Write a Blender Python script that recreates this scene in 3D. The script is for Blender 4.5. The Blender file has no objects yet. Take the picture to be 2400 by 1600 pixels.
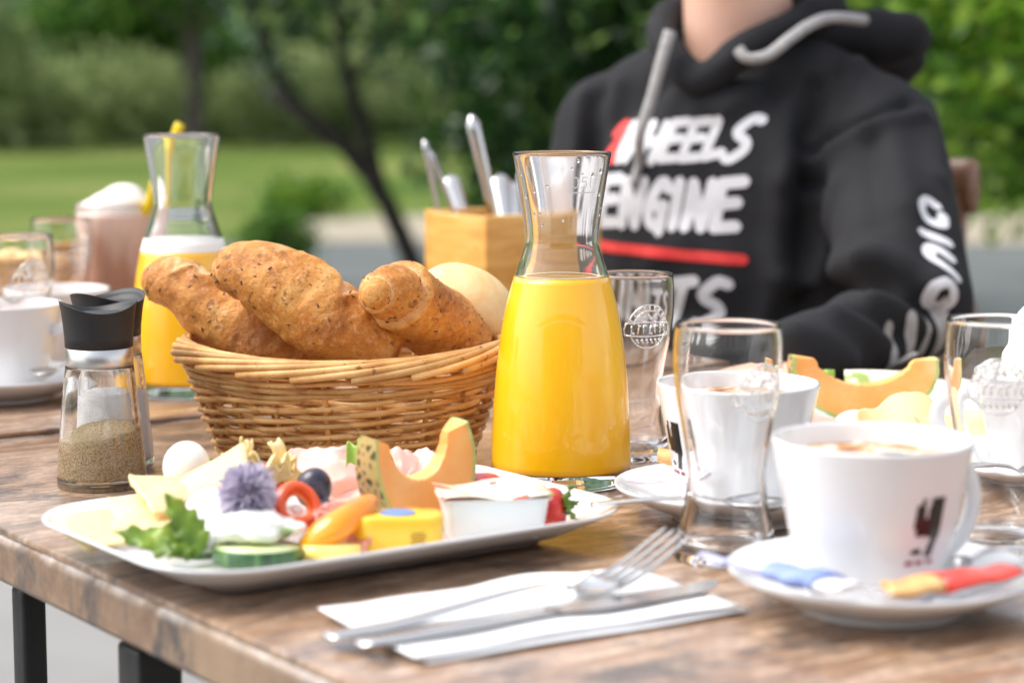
import bpy, bmesh, math, random
import numpy as np
from mathutils import Vector, Matrix, noise as mnoise
from mathutils.bvhtree import BVHTree
R = math.radians
random.seed(7); rng = np.random.default_rng(7)
scene = bpy.context.scene
col = scene.collection

# ------------------------------------------------------------------ camera, sky, sun, exposure
CAM_H, TILT, FPX = 0.239, math.atan(580/4800), 4800.0          # table top is z = 0, ground is z = -0.75
cd = bpy.data.cameras.new('camera'); cam = bpy.data.objects.new('camera', cd); col.objects.link(cam)
cam.location = (0, 0, CAM_H); cam.rotation_euler = (math.pi/2 - TILT, 0, 0)
cd.sensor_width = 36; cd.lens = 72; cd.clip_start = 0.05; cd.clip_end = 2000
cd.dof.use_dof = True; cd.dof.focus_distance = 1.25; cd.dof.aperture_fstop = 5.4
scene.camera = cam
SUN_EL, SUN_AZ = R(56), R(-88)                                  # azimuth from +Y towards +X
w = bpy.data.worlds.new('World'); scene.world = w; w.use_nodes = True
nt = w.node_tree; bg = nt.nodes['Background']
sky = nt.nodes.new('ShaderNodeTexSky'); sky.sky_type = 'NISHITA'; sky.sun_disc = False
sky.sun_elevation = SUN_EL; sky.sun_rotation = SUN_AZ; sky.dust_density = 3.0; sky.ozone_density = 1.0; sky.air_density = 1.0
hs = nt.nodes.new('ShaderNodeHueSaturation'); hs.inputs['Saturation'].default_value = 0.32
nt.links.new(sky.outputs[0], hs.inputs['Color']); nt.links.new(hs.outputs[0], bg.inputs[0])
bg.inputs[1].default_value = 0.15
sd = bpy.data.lights.new('sun', 'SUN'); sd.energy = 0.8; sd.angle = R(40); sd.color = (1, .95, .88)
sun = bpy.data.objects.new('sun', sd); col.objects.link(sun)
sdir = Vector((math.sin(SUN_AZ)*math.cos(SUN_EL), math.cos(SUN_AZ)*math.cos(SUN_EL), math.sin(SUN_EL)))
sun.rotation_euler = sdir.to_track_quat('Z', 'Y').to_euler()
sun.location = (-3, 3, 6)
vs = scene.view_settings; vs.view_transform = 'Standard'; vs.look = 'None'; vs.exposure = 1.26; vs.gamma = 1
scene.cycles.use_denoising = True
scene.cycles.max_bounces = 18; scene.cycles.transmission_bounces = 12; scene.cycles.glossy_bounces = 6
scene.cycles.diffuse_bounces = 10; scene.cycles.transparent_max_bounces = 8
scene.cycles.sample_clamp_indirect = 6

# ------------------------------------------------------------------ helpers
def ray(px, py):
    cx, cy = (px-1200)/FPX, (800-py)/FPX
    return np.array([cx, math.cos(TILT)+cy*math.sin(TILT), -math.sin(TILT)+cy*math.cos(TILT)])
def on(px, py, z=0.0):
    d = ray(px, py); s = (z-CAM_H)/d[2]; return np.array([0, 0, CAM_H]) + d*s
def at(px, py, Y):
    d = ray(px, py); return np.array([0, 0, CAM_H]) + d*(Y/d[1])

def link(o, parent=None):
    col.objects.link(o)
    if parent is not None: o.parent = parent
    return o
def obj(name, vf, mat=None, parent=None, smooth=True, sub=0, bevel=0, solid=0, loc=None, rot=None, auto=None):
    v, f = vf
    me = bpy.data.meshes.new(name); me.from_pydata([tuple(map(float, p)) for p in v], [], [tuple(int(i) for i in q) for q in f]); me.validate(); me.update()
    o = bpy.data.objects.new(name, me); link(o, parent)
    if mat is not None: me.materials.append(mat)
    if smooth:
        if auto: me.shade_flat(); me.shade_smooth(); me.set_sharp_from_angle(angle=R(auto))
        else: me.shade_smooth()
    if solid: m = o.modifiers.new('solid', 'SOLIDIFY'); m.thickness = solid; m.offset = 0
    if bevel: m = o.modifiers.new('bevel', 'BEVEL'); m.width = bevel; m.segments = 2; m.limit_method = 'ANGLE'
    if sub: m = o.modifiers.new('sub', 'SUBSURF'); m.levels = sub; m.render_levels = sub
    if loc is not None: o.location = loc
    if rot is not None: o.rotation_euler = rot
    return o
def tag(o, label, cat, group=None):
    o['label'] = label; o['category'] = cat
    if group: o['group'] = group
    return o
def thing(name, label, cat, loc=(0, 0, 0), rz=0, group=None, rot=None):
    o = bpy.data.objects.new(name, None); o.empty_display_size = .02; link(o)
    o.location = loc; o.rotation_euler = rot if rot is not None else (0, 0, rz)
    return tag(o, label, cat, group)
def kind(o, k): o['kind'] = k; return o
def copy_tree(o, parent=None):
    c = o.copy(); col.objects.link(c); c.parent = parent
    for ch in list(o.children): copy_tree(ch, c)
    return c
def merge(*vfs):
    V, F, n = [], [], 0
    for v, f in vfs:
        V.extend([tuple(p) for p in v]); F.extend([tuple(i+n for i in q) for q in f]); n += len(v)
    return V, F
def xf(vf, M):
    return [tuple(M @ Vector(p)) for p in vf[0]], vf[1]
def TR(loc=(0, 0, 0), rot=(0, 0, 0), sc=(1, 1, 1)):
    from mathutils import Euler
    return Matrix.Translation(loc) @ Euler(rot).to_matrix().to_4x4() @ Matrix.Diagonal((*sc, 1))
def lathe(prof, seg=48):
    V, F, rings = [], [], []
    for r, z in prof:
        if r < 1e-6: rings.append([len(V)]); V.append((0, 0, z))
        else:
            rings.append(list(range(len(V), len(V)+seg)))
            V += [(r*math.cos(2*math.pi*i/seg), r*math.sin(2*math.pi*i/seg), z) for i in range(seg)]
    for a, b in zip(rings, rings[1:]):
        for i in range(seg):
            j = (i+1) % seg
            if len(a) == 1 and len(b) == 1: continue
            if len(a) == 1: F.append((a[0], b[j], b[i]))
            elif len(b) == 1: F.append((a[i], a[j], b[0]))
            else: F.append((a[i], a[j], b[j], b[i]))
    return V, [tuple(reversed(f)) for f in F] if prof[0][1] > prof[-1][1] else F
def smooth_prof(pts, n=6):
    """Catmull-Rom through (r,z) points"""
    P = np.array(pts, float); P = np.vstack([2*P[0]-P[1], P, 2*P[-1]-P[-2]]); out = []
    for i in range(1, len(P)-2):
        for k in range(n):
            t = k/n; a, b, c, d = P[i-1], P[i], P[i+1], P[i+2]
            out.append(.5*((2*b)+(-a+c)*t+(2*a-5*b+4*c-d)*t*t+(-a+3*b-3*c+d)*t**3))
    out.append(P[-2]); return [tuple(p) for p in out]
def spline(pts, n=8, closed=False):
    P = np.array(pts, float)
    if closed: P = np.vstack([P[-1], P, P[0], P[1]])
    else: P = np.vstack([2*P[0]-P[1], P, 2*P[-1]-P[-2]])
    out = []
    for i in range(1, len(P)-2):
        for k in range(n):
            t = k/n; a, b, c, d = P[i-1], P[i], P[i+1], P[i+2]
            out.append(.5*((2*b)+(-a+c)*t+(2*a-5*b+4*c-d)*t*t+(-a+3*b-3*c+d)*t**3))
    if not closed: out.append(P[-2])
    return np.array(out)
def tube(path, rad, sides=8, closed=False, flat=1.0, up=(0, 0, 1), caps=True):
    """sweep; rad scalar or per point; flat scales the section along the 'up' normal"""
    P = np.array(path, float); n = len(P)
    rad = np.full(n, rad) if np.isscalar(rad) else np.array(rad, float)
    flat = np.full(n, flat) if np.isscalar(flat) else np.array(flat, float)
    T = np.roll(P, -1, 0)-np.roll(P, 1, 0) if closed else np.gradient(P, axis=0)
    T /= np.linalg.norm(T, axis=1)[:, None]+1e-12
    V, F = [], []; up = np.array(up, float)
    for i in range(n):
        s = np.cross(T[i], up); l = np.linalg.norm(s)
        s = s/l if l > 1e-4 else np.array([1, 0, 0.])
        u = np.cross(s, T[i])
        for k in range(sides):
            a = 2*math.pi*k/sides
            V.append(P[i]+rad[i]*(math.cos(a)*s+math.sin(a)*flat[i]*u))
    m = n if closed else n-1
    for i in range(m):
        j = (i+1) % n
        for k in range(sides):
            q = (k+1) % sides
            F.append((i*sides+k, i*sides+q, j*sides+q, j*sides+k))
    if caps and not closed:
        F.append(tuple(reversed(range(sides)))); F.append(tuple(range((n-1)*sides, n*sides)))
    return V, F
def box(sx, sy, sz, c=(0, 0, 0)):
    V = [(c[0]+x*sx/2, c[1]+y*sy/2, c[2]+z*sz/2) for x in (-1, 1) for y in (-1, 1) for z in (-1, 1)]
    return V, [(0, 1, 3, 2), (4, 6, 7, 5), (0, 4, 5, 1), (2, 3, 7, 6), (0, 2, 6, 4), (1, 5, 7, 3)]
def ellipsoid(c, r, seg=20, rings=12):
    V, F = lathe([(math.sin(math.pi*i/rings) if 0 < i < rings else 0, -math.cos(math.pi*i/rings)) for i in range(rings+1)], seg)
    return [(c[0]+p[0]*r[0], c[1]+p[1]*r[1], c[2]+p[2]*r[2]) for p in V], F
def capsule(a, b, ra, rb, seg=16):
    a, b = np.array(a, float), np.array(b, float); L = np.linalg.norm(b-a); t = (b-a)/max(L, 1e-9)
    path, rad = [], []
    for k in range(6): an = math.pi/2*(k/6); path.append(a-t*ra*math.cos(an)); rad.append(max(ra*math.sin(an), 1e-4))
    path.append(a); rad.append(ra); path.append(b); rad.append(rb)
    for k in range(5, -1, -1): an = math.pi/2*(k/6); path.append(b+t*rb*math.cos(an)); rad.append(max(rb*math.sin(an), 1e-4))
    return tube(path, rad, seg, up=(0.31, .22, .92))
def grid(fn, nu, nv):
    V = [fn(i/nu, j/nv) for j in range(nv+1) for i in range(nu+1)]
    F = [(j*(nu+1)+i, j*(nu+1)+i+1, (j+1)*(nu+1)+i+1, (j+1)*(nu+1)+i) for j in range(nv) for i in range(nu)]
    return V, F
def fbm(p, o=3): return mnoise.fractal(Vector(p), 1.0, 2.0, o)
def fused(vfs, voxel, iters=8, fac=.6):
    """union of closed shells by voxel remesh, smoothed; returns numpy verts and faces"""
    V, F = merge(*vfs)
    me = bpy.data.meshes.new('tmp'); me.from_pydata([tuple(map(float, p)) for p in V], [], F); me.update()
    o = bpy.data.objects.new('tmp', me); col.objects.link(o)
    m = o.modifiers.new('r', 'REMESH'); m.mode = 'VOXEL'; m.voxel_size = voxel
    s = o.modifiers.new('s', 'SMOOTH'); s.iterations = iters; s.factor = fac
    dg = bpy.context.evaluated_depsgraph_get(); ev = o.evaluated_get(dg); em = ev.to_mesh()
    v = np.empty(len(em.vertices)*3); em.vertices.foreach_get('co', v); v = v.reshape(-1, 3).copy()
    nn = np.empty(len(em.vertices)*3); em.vertices.foreach_get('normal', nn); nn = nn.reshape(-1, 3).copy()
    f = [tuple(p.vertices) for p in em.polygons]
    ev.to_mesh_clear(); bpy.data.objects.remove(o); bpy.data.meshes.remove(me)
    return v, f, nn
def strokes(polys, hw, mapf, step=.25, lat=3, lift=0):
    """brush strokes: polylines in a plane (u,v) drawn as round-ended ribbons through mapf(u,v)->xyz"""
    V, F = [], []
    for pl in polys:
        P = np.array(pl, float)
        if len(P) > 2: P = spline(P, 6)
        seg = np.linalg.norm(np.diff(P, axis=0), axis=1); s = np.concatenate([[0], np.cumsum(seg)]); L = s[-1]
        tot = L+2*hw; n = max(6, int(tot/(hw*step))+1)
        base = None
        for k in range(n+1):
            q = -hw + tot*k/n
            qc = min(max(q, 0), L)
            x = np.array([np.interp(qc, s, P[:, 0]), np.interp(qc, s, P[:, 1])])
            e = .02*L+1e-6; lo, hi = max(qc-e, 0), min(qc+e, L)
            t = np.array([np.interp(hi, s, P[:, 0])-np.interp(lo, s, P[:, 0]), np.interp(hi, s, P[:, 1])-np.interp(lo, s, P[:, 1])])
            t /= np.linalg.norm(t)+1e-12
            over = q-qc; x = x+t*over
            ww = hw*math.sqrt(max(0.02, 1-(over/hw)**2)); nrm = np.array([-t[1], t[0]])
            i0 = len(V)
            for a in range(lat+1):
                V.append(mapf(*(x+nrm*ww*(2*a/lat-1))))
            if k:
                for a in range(lat):
                    F.append((i0-lat-1+a, i0-lat+a, i0+a+1, i0+a))
    return V, F

# ------------------------------------------------------------------ materials
def mat(name, color=(.8, .8, .8), rough=.5, metal=0, **kw):
    m = bpy.data.materials.new(name); m.use_nodes = True
    b = m.node_tree.nodes['Principled BSDF']
    b.inputs['Base Color'].default_value = (*color, 1); b.inputs['Roughness'].default_value = rough; b.inputs['Metallic'].default_value = metal
    for k, v in kw.items():
        key = {'trans': 'Transmission Weight', 'ior': 'IOR', 'coat': 'Coat Weight', 'coatr': 'Coat Roughness', 'sss': 'Subsurface Weight',
               'sssr': 'Subsurface Radius', 'ssss': 'Subsurface Scale', 'sheen': 'Sheen Weight', 'alpha': 'Alpha', 'spec': 'Specular IOR Level'}[k]
        b.inputs[key].default_value = v
    return m
class NB:
    def __init__(s, m): s.m = m; s.t = m.node_tree; s.b = s.t.nodes['Principled BSDF']
    def n(s, ty, **kw):
        x = s.t.nodes.new('ShaderNode'+ty)
        for k, v in kw.items():
            if k in x.inputs: x.inputs[k].default_value = v
            else: setattr(x, k, v)
        return x
    def l(s, a, b): s.t.links.new(a, b)
    def coord(s, scale=(1, 1, 1), rot=(0, 0, 0), out='Object'):
        c = s.n('TexCoord'); mp = s.n('Mapping'); mp.inputs['Scale'].default_value = scale; mp.inputs['Rotation'].default_value = rot
        s.l(c.outputs[out], mp.inputs[0]); return mp.outputs[0]
    def noise(s, vec, scale, detail=4, rough=.55, dist=0):
        x = s.n('TexNoise'); x.inputs['Scale'].default_value = scale; x.inputs['Detail'].default_value = detail
        x.inputs['Roughness'].default_value = rough; x.inputs['Distortion'].default_value = dist; s.l(vec, x.inputs['Vector']); return x.outputs['Fac']
    def ramp(s, fac, stops):
        x = s.n('ValToRGB'); e = x.color_ramp.elements
        while len(e) < len(stops): e.new(.5)
        for q, (p, c) in zip(e, stops): q.position = p; q.color = (*c, 1)
        s.l(fac, x.inputs[0]); return x.outputs[0]
    def mix(s, fac, a, b, blend='MIX'):
        x = s.n('Mix', data_type='RGBA', blend_type=blend)
        for v, i in ((fac, 0), (a, 6), (b, 7)):
            if hasattr(v, 'is_output'): s.l(v, x.inputs[i])
            elif i == 0: x.inputs[0].default_value = v
            else: x.inputs[i].default_value = (*v, 1)
        return x.outputs[2]
    def bump(s, h, strength, dist):
        x = s.n('Bump'); x.inputs['Strength'].default_value = strength; x.inputs['Distance'].default_value = dist
        s.l(h, x.inputs['Height']); s.l(x.outputs[0], s.b.inputs['Normal'])
    def color(s, c): s.l(c, s.b.inputs['Base Color'])
    def island(s): return s.n('NewGeometry').outputs['Random Per Island']
    def objrand(s): return s.n('ObjectInfo').outputs['Random']

def noisy(name, stops, scale, rough=.5, bump=0, bscale=None, bdist=.001, sc=(1, 1, 1), detail=4, **kw):
    m = mat(name, stops[0][1], rough, **kw); k = NB(m); v = k.coord(sc)
    f = k.noise(v, scale, detail); k.color(k.ramp(f, stops))
    if bump: k.bump(k.noise(v, bscale or scale*2, 5), bump, bdist)
    return m

M = {}
M['ceramic'] = mat('white_glazed_ceramic', (.78, .78, .785), .12, coat=.5, coatr=.04)
_k = NB(M['ceramic']); _v = _k.coord(); _k.bump(_k.noise(_v, 60, 2), .03, .0006)
M['glass'] = mat('clear_glass', (1, 1, 1), .0, trans=1, ior=1.47)
M['steel'] = mat('polished_steel', (.60, .59, .58), .16, 1.0)
_k = NB(M['steel']); _k.l(_k.ramp(_k.noise(_k.coord((30, 400, 30)), 3, 3), [(.3, (.1, .1, .1)), (.8, (.3, .3, .3))]), _k.b.inputs['Roughness'])
M['brushed'] = mat('brushed_steel', (.62, .61, .6), .32, 1.0)
M['blackplastic'] = mat('black_plastic', (.012, .012, .013), .5)
M['blackmetal'] = noisy('black_powder_coat', [(.3, (.012, .012, .013)), (.7, (.022, .021, .02))], 60, .45, .2, 400, .0004)
# glossy printed table board
m = mat('varnished_plank_board', (.3, .2, .13), .38, coat=.55, coatr=.09); k = NB(m); v = k.coord()
sep = k.n('SeparateXYZ'); k.l(v, sep.inputs[0])
mul = k.n('Math', operation='MULTIPLY'); k.l(sep.outputs[1], mul.inputs[0]); mul.inputs[1].default_value = 9.3
fl = k.n('Math', operation='FLOOR'); k.l(mul.outputs[0], fl.inputs[0]); wn = k.n('TexWhiteNoise', noise_dimensions='1D'); k.l(fl.outputs[0], wn.inputs['W'])
base = k.ramp(wn.outputs['Value'], [(0, (.27, .145, .072)), (.35, (.37, .22, .125)), (.6, (.19, .10, .055)), (.8, (.45, .285, .18)), (1, (.31, .17, .085))])
comb = k.n('CombineXYZ'); k.l(wn.outputs['Value'], comb.inputs[2]); addv = k.n('VectorMath', operation='ADD'); k.l(v, addv.inputs[0]); k.l(comb.outputs[0], addv.inputs[1])
mp = k.n('Mapping'); mp.inputs['Scale'].default_value = (3.2, 16, 3); k.l(addv.outputs[0], mp.inputs[0])
streak = k.noise(mp.outputs[0], 4.5, 8, .68, .6)
c1 = k.mix(k.ramp(streak, [(.46, (0, 0, 0)), (.70, (1, 1, 1))]), base, (.66, .48, .35))
c2 = k.mix(k.ramp(k.noise(mp.outputs[0], 7, 6, .7, .4), [(.53, (0, 0, 0)), (.66, (1, 1, 1))]), c1, (.085, .06, .047))
blot = k.ramp(k.noise(addv.outputs[0], 11, 7, .7, .3), [(.53, (0, 0, 0)), (.64, (.85, .85, .85))])
c3 = k.mix(blot, c2, (.055, .045, .04))
fr = k.n('Math', operation='FRACT'); k.l(mul.outputs[0], fr.inputs[0])
seam = k.ramp(fr.outputs[0], [(0, (.6, .6, .6)), (.018, (0, 0, 0)), (.985, (0, 0, 0)), (1, (.6, .6, .6))])
c4 = k.mix(seam, c3, (.12, .085, .06)); k.color(c4)
c5 = k.mix(k.ramp(k.noise(addv.outputs[0], 150, 4, .7), [(.42, (0, 0, 0)), (.66, (.42, .42, .42))]), c4, (.10, .065, .045)); c5 = k.mix(k.ramp(k.noise(addv.outputs[0], 60, 5, .7), [(.55, (0, 0, 0)), (.70, (.5, .5, .5))]), c5, (.60, .45, .34)); k.color(c5)
k.bump(k.noise(mp.outputs[0], 5, 6, .6), .12, .0008)
M['table'] = m
m = mat('varnished_board_edge', (.3, .2, .13), .45, coat=.3, coatr=.2); k = NB(m); v = k.coord()
base = k.ramp(k.noise(v, 5, 2), [(.35, (.22, .135, .08)), (.5, (.17, .10, .06)), (.65, (.29, .195, .125))])
c1 = k.mix(k.ramp(k.noise(v, 90, 6, .75), [(.40, (0, 0, 0)), (.75, (.8, .8, .8))]), base, (.38, .25, .155))
c2 = k.mix(k.ramp(k.noise(k.coord((1, 1, .55)), 22, 7, .75), [(.49, (0, 0, 0)), (.60, (.9, .9, .9))]), c1, (.055, .05, .05))
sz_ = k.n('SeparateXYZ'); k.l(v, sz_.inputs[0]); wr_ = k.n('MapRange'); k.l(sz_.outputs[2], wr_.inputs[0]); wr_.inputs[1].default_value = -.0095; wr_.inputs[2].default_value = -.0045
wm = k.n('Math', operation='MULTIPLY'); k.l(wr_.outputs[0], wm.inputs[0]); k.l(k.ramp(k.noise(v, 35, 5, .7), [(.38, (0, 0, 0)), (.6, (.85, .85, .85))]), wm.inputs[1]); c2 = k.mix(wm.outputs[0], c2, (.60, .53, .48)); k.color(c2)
M['tedge'] = m
# bread
def bread(name, stops, bscale=45, bstr=.75, speck=1):
    m = mat(name, stops[0][1], .62, sss=.12, ssss=.004, sssr=(1, .5, .2)); k = NB(m); v = k.coord()
    f = k.noise(v, 26, 7, .62, .5); c = k.ramp(f, stops)
    top = k.n('NewGeometry'); s = k.n('SeparateXYZ'); k.l(top.outputs['Normal'], s.inputs[0])
    f2 = k.noise(v, 240, 3, .6); c = k.mix(k.ramp(f2, [(.52, (0, 0, 0)), (.72, (.35, .35, .35))]), c, (.82, .55, .28))
    if speck:
        ca = k.n('Attribute'); ca.attribute_name = 'crack'; c = k.mix(ca.outputs['Fac'], c, (.86, .62, .33))
        c = k.mix(k.ramp(k.noise(v, 130, 2), [(.63, (0, 0, 0)), (.69, (.8, .8, .8))]), c, (.22, .08, .02)); c = k.mix(k.ramp(k.noise(v, 420, 2), [(.58, (0, 0, 0)), (.68, (.6, .6, .6))]), c, (.28, .11, .025))
    k.color(c)
    h = k.mix(.5, k.noise(v, bscale, 6, .65), k.noise(v, 300, 3, .6)); k.bump(h, bstr, .0026); return m
M['crust'] = bread('seeded_brown_crust', [(.30, (.29, .085, .010)), (.44, (.50, .185, .024)), (.57, (.65, .295, .06)), (.74, (.80, .49, .19))])
M['palecrust'] = bread('pale_wheat_crust', [(.30, (.80, .48, .17)), (.5, (.86, .62, .31)), (.75, (.90, .74, .48))], 60, .2, 0)
M['seed'] = noisy('linseed', [(.3, (.10, .035, .012)), (.7, (.22, .09, .03))], 300, .35)
M['wicker'] = mat('peeled_willow', (.6, .36, .15), .55); k = NB(M['wicker']); v = k.coord()
f = k.noise(v, 38, 5, .6); c = k.ramp(f, [(.3, (.46, .215, .06)), (.48, (.67, .37, .125)), (.72, (.82, .54, .235))])
hsv = k.n('HueSaturation'); k.l(c, hsv.inputs['Color']); mr = k.n('MapRange'); k.l(k.objrand(), mr.inputs[0]); mr.inputs[3].default_value = .78; mr.inputs[4].default_value = 1.15
k.l(mr.outputs[0], hsv.inputs['Value']); c = k.mix(k.ramp(k.noise(v, 160, 3), [(.64, (0, 0, 0)), (.72, (.8, .8, .8))]), hsv.outputs[0], (.2, .08, .025)); k.color(c)
k.bump(k.noise(v, 260, 3), .25, .0004)
# drinks
M['juice'] = mat('orange_juice', (1.0, .53, .004), .3, coat=.7, coatr=.02)
k = NB(M['juice']); v = k.coord((1, 1, .35)); k.color(k.ramp(k.noise(v, 60, 6, .7), [(.3, (.99, .475, .002)), (.7, (1.0, .545, .006))]))
M['juicefoam'] = noisy('juice_foam', [(.3, (.93, .66, .22)), (.7, (.95, .82, .55))], 300, .5)
M['foamwhite'] = noisy('pale_juice_foam', [(.3, (.90, .86, .80)), (.7, (.95, .92, .88))], 200, .6)
m = mat('milk_foam_coffee', (.9, .85, .8), .5, sss=.1, ssss=.004); k = NB(m); v = k.coord()
k.color(k.ramp(k.noise(v, 34, 4, .6, 1.2), [(.40, (.26, .10, .025)), (.49, (.58, .27, .085)), (.55, (.82, .68, .55)), (.62, (.88, .84, .80))])); k.bump(k.noise(v, 500, 2), .2, .0005); M['coffee'] = m
M['cream'] = noisy('whipped_cream', [(.3, (.84, .76, .69)), (.7, (.90, .86, .81))], 50, .55, .3, 120, .001, sss=.2, ssss=.004)
m = mat('iced_chocolate', (.5, .25, .15), .4, coat=.6, coatr=.03); k = NB(m); v = k.coord((1, 1, .12))
sp = k.n('SeparateXYZ'); k.l(k.coord(), sp.inputs[0]); mr = k.n('MapRange'); k.l(sp.outputs[2], mr.inputs[0]); mr.inputs[1].default_value = .02; mr.inputs[2].default_value = .13
ad = k.n('Math', operation='ADD'); k.l(mr.outputs[0], ad.inputs[0]); k.l(k.noise(v, 55, 3, .6), ad.inputs[1])
mu_ = k.n('Math', operation='MULTIPLY'); k.l(ad.outputs[0], mu_.inputs[0]); mu_.inputs[1].default_value = .6; k.color(k.ramp(mu_.outputs[0], [(.32, (.30, .115, .06)), (.60, (.46, .22, .13)), (.84, (.74, .52, .42))])); M['choc'] = m
M['pepper'] = noisy('ground_pepper', [(.3, (.17, .105, .05)), (.45, (.46, .33, .18)), (.6, (.62, .47, .28)), (.75, (.76, .62, .43))], 900, .8, .4, 900, .0004)
M['pepperdust'] = mat('pepper_dust', (.52, .44, .34), .9)
M['salt'] = noisy('table_salt', [(.3, (.80, .80, .80)), (.7, (.9, .9, .9))], 900, .7)
# food
M['cheese'] = noisy('pale_cheese', [(.3, (.80, .61, .28)), (.7, (.84, .69, .38))], 18, .45, .15, 60, .0005, sss=.25, ssss=.006, sssr=(1, .7, .3))
M['mozz'] = noisy('mozzarella', [(.3, (.90, .87, .81)), (.7, (.92, .90, .86))], 20, .32, .05, 40, .0006, sss=.2, ssss=.005)
M['quark'] = noisy('herb_cream_cheese', [(.3, (.78, .79, .74)), (.60, (.82, .82, .79)), (.68, (.45, .58, .30))], 70, .5, .3, 160, .001, sss=.15, ssss=.004)
M['chive'] = mat('chive_petal', (.36, .30, .56), .6); k = NB(M['chive']); k.color(k.ramp(k.island(), [(0, (.44, .40, .50)), (.5, (.65, .60, .72)), (1, (.84, .78, .88))]))
M['cucskin'] = noisy('cucumber_skin', [(.35, (.012, .055, .016)), (.55, (.035, .12, .03)), (.7, (.13, .24, .08))], 30, .3, sc=(6, 6, .3), coat=.3, coatr=.15)
m = mat('cucumber_flesh', (.6, .7, .35), .3, sss=.2, ssss=.004); k = NB(m); v = k.coord(); ln = k.n('VectorMath', operation='LENGTH'); k.l(v, ln.inputs[0])
k.color(k.ramp(ln.outputs['Value'], [(0, (.55, .62, .22)), (.010, (.62, .70, .30)), (.0155, (.74, .80, .50)), (.0205, (.55, .68, .24)), (.0225, (.20, .36, .08))])); M['cucflesh'] = m
def leafmat(name, stops, tr=.35, rough=.3):
    m = bpy.data.materials.new(name); m.use_nodes = True; t = m.node_tree; k = NB(m); b = k.b; b.inputs['Roughness'].default_value = rough; b.inputs['Specular IOR Level'].default_value = .5 if rough < .4 else .15
    c = k.ramp(k.island(), stops); k.color(c); tl = k.n('BsdfTranslucent'); k.l(c, tl.inputs[0]); mx = k.n('MixShader'); mx.inputs[0].default_value = tr
    k.l(b.outputs[0], mx.inputs[1]); k.l(tl.outputs[0], mx.inputs[2]); k.l(mx.outputs[0], t.nodes['Material Output'].inputs[0]); return m
m = mat('parsley_leaf', (.12, .32, .02), .4, coat=.1); k = NB(m); v = k.coord(); k.color(k.ramp(k.noise(v, 60, 4), [(.3, (.06, .13, .003)), (.55, (.13, .23, .005)), (.75, (.26, .36, .02))])); k.bump(k.noise(v, 220, 3), .5, .001); M['herb'] = m
M['lettuce'] = noisy('lettuce', [(.3, (.25, .48, .06)), (.7, (.45, .66, .16))], 40, .4)
M['redpep'] = mat('red_pepper', (.82, .10, .01), .16, coat=.5, coatr=.08, sss=.2, ssss=.004, sssr=(1, .3, .05))
M['redpepin'] = noisy('pepper_inside', [(.3, (.90, .20, .03)), (.6, (.92, .42, .14))], 80, .35)
M['yelpep'] = noisy('orange_pepper', [(.35, (.88, .22, .002)), (.65, (.92, .36, .006))], 25, .16, coat=.5, coatr=.08, sss=.2, ssss=.004, sssr=(1, .5, .05))
m = mat('dark_grape', (.03, .02, .05), .25, coat=.1); k = NB(m); v = k.coord(); k.color(k.ramp(k.noise(v, 45, 4), [(.35, (.022, .008, .018)), (.5, (.035, .035, .06)), (.7, (.13, .14, .20))])); k.l(k.ramp(k.noise(v, 45, 4), [(.4, (.15, .15, .15)), (.7, (.55, .55, .55))]), k.b.inputs['Roughness']); M['grape'] = m
M['ham'] = noisy('cooked_ham', [(.3, (.80, .42, .34)), (.55, (.86, .55, .47)), (.75, (.90, .72, .65))], 22, .3, .1, 60, .0005, sss=.2, ssss=.005)
M['hamrind'] = mat('ham_edge', (.86, .62, .54), .4)
m = mat('salami', (.6, .15, .1), .35, coat=.3); k = NB(m); v = k.coord(); vo = k.n('TexVoronoi'); vo.inputs['Scale'].default_value = 420; k.l(v, vo.inputs['Vector'])
k.color(k.ramp(vo.outputs['Distance'], [(.15, (.84, .58, .50)), (.40, (.66, .24, .17)), (.75, (.52, .13, .09))])); M['salami'] = m
M['melon'] = noisy('melon_flesh', [(.3, (.90, .33, .06)), (.55, (.93, .45, .13)), (.75, (.94, .60, .27))], 30, .32, .2, 160, .0006, sss=.3, ssss=.006, sssr=(1, .5, .2))
m = mat('melon_rind', (.4, .33, .12), .6); k = NB(m); v = k.coord(); vo = k.n('TexVoronoi', feature='DISTANCE_TO_EDGE'); vo.inputs['Scale'].default_value = 170; k.l(v, vo.inputs['Vector'])
g = k.ramp(k.noise(v, 40, 3), [(.4, (.32, .30, .05)), (.6, (.50, .27, .10))]); k.color(k.mix(k.ramp(vo.outputs['Distance'], [(.10, (1, 1, 1)), (.34, (0, 0, 0))]), (.05, .045, .01), k.mix(.4, g, (.68, .45, .22)))); k.bump(vo.outputs['Distance'], .4, .0012); M['rind'] = m
M['rindgreen'] = noisy('melon_green_rim', [(.3, (.36, .46, .10)), (.7, (.58, .64, .24))], 60, .4)
M['strawberry'] = noisy('strawberry', [(.3, (.55, .015, .012)), (.6, (.74, .035, .02)), (.72, (.85, .22, .06))], 160, .22, .4, 260, .0008, coat=.4)
M['radish'] = mat('radish_flesh', (.92, .88, .87), .35, sss=.2, ssss=.004)
M['radskin'] = mat('radish_skin', (.70, .04, .10), .3)
M['butterfoil'] = noisy('yellow_butter_foil', [(.3, (.86, .50, .02)), (.7, (.90, .60, .05))], 12, .38, .15, 90, .0006, coat=.25)
M['printbrown'] = mat('brown_print', (.35, .18, .01), .5)
M['printblue'] = mat('blue_print', (.16, .28, .55), .4)
M['tub'] = mat('white_plastic_tub', (.84, .84, .84), .3, sss=.3, ssss=.006)
m = mat('printed_tub_lid', (.9, .88, .8), .35, coat=.2); k = NB(m); v = k.coord()
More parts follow.
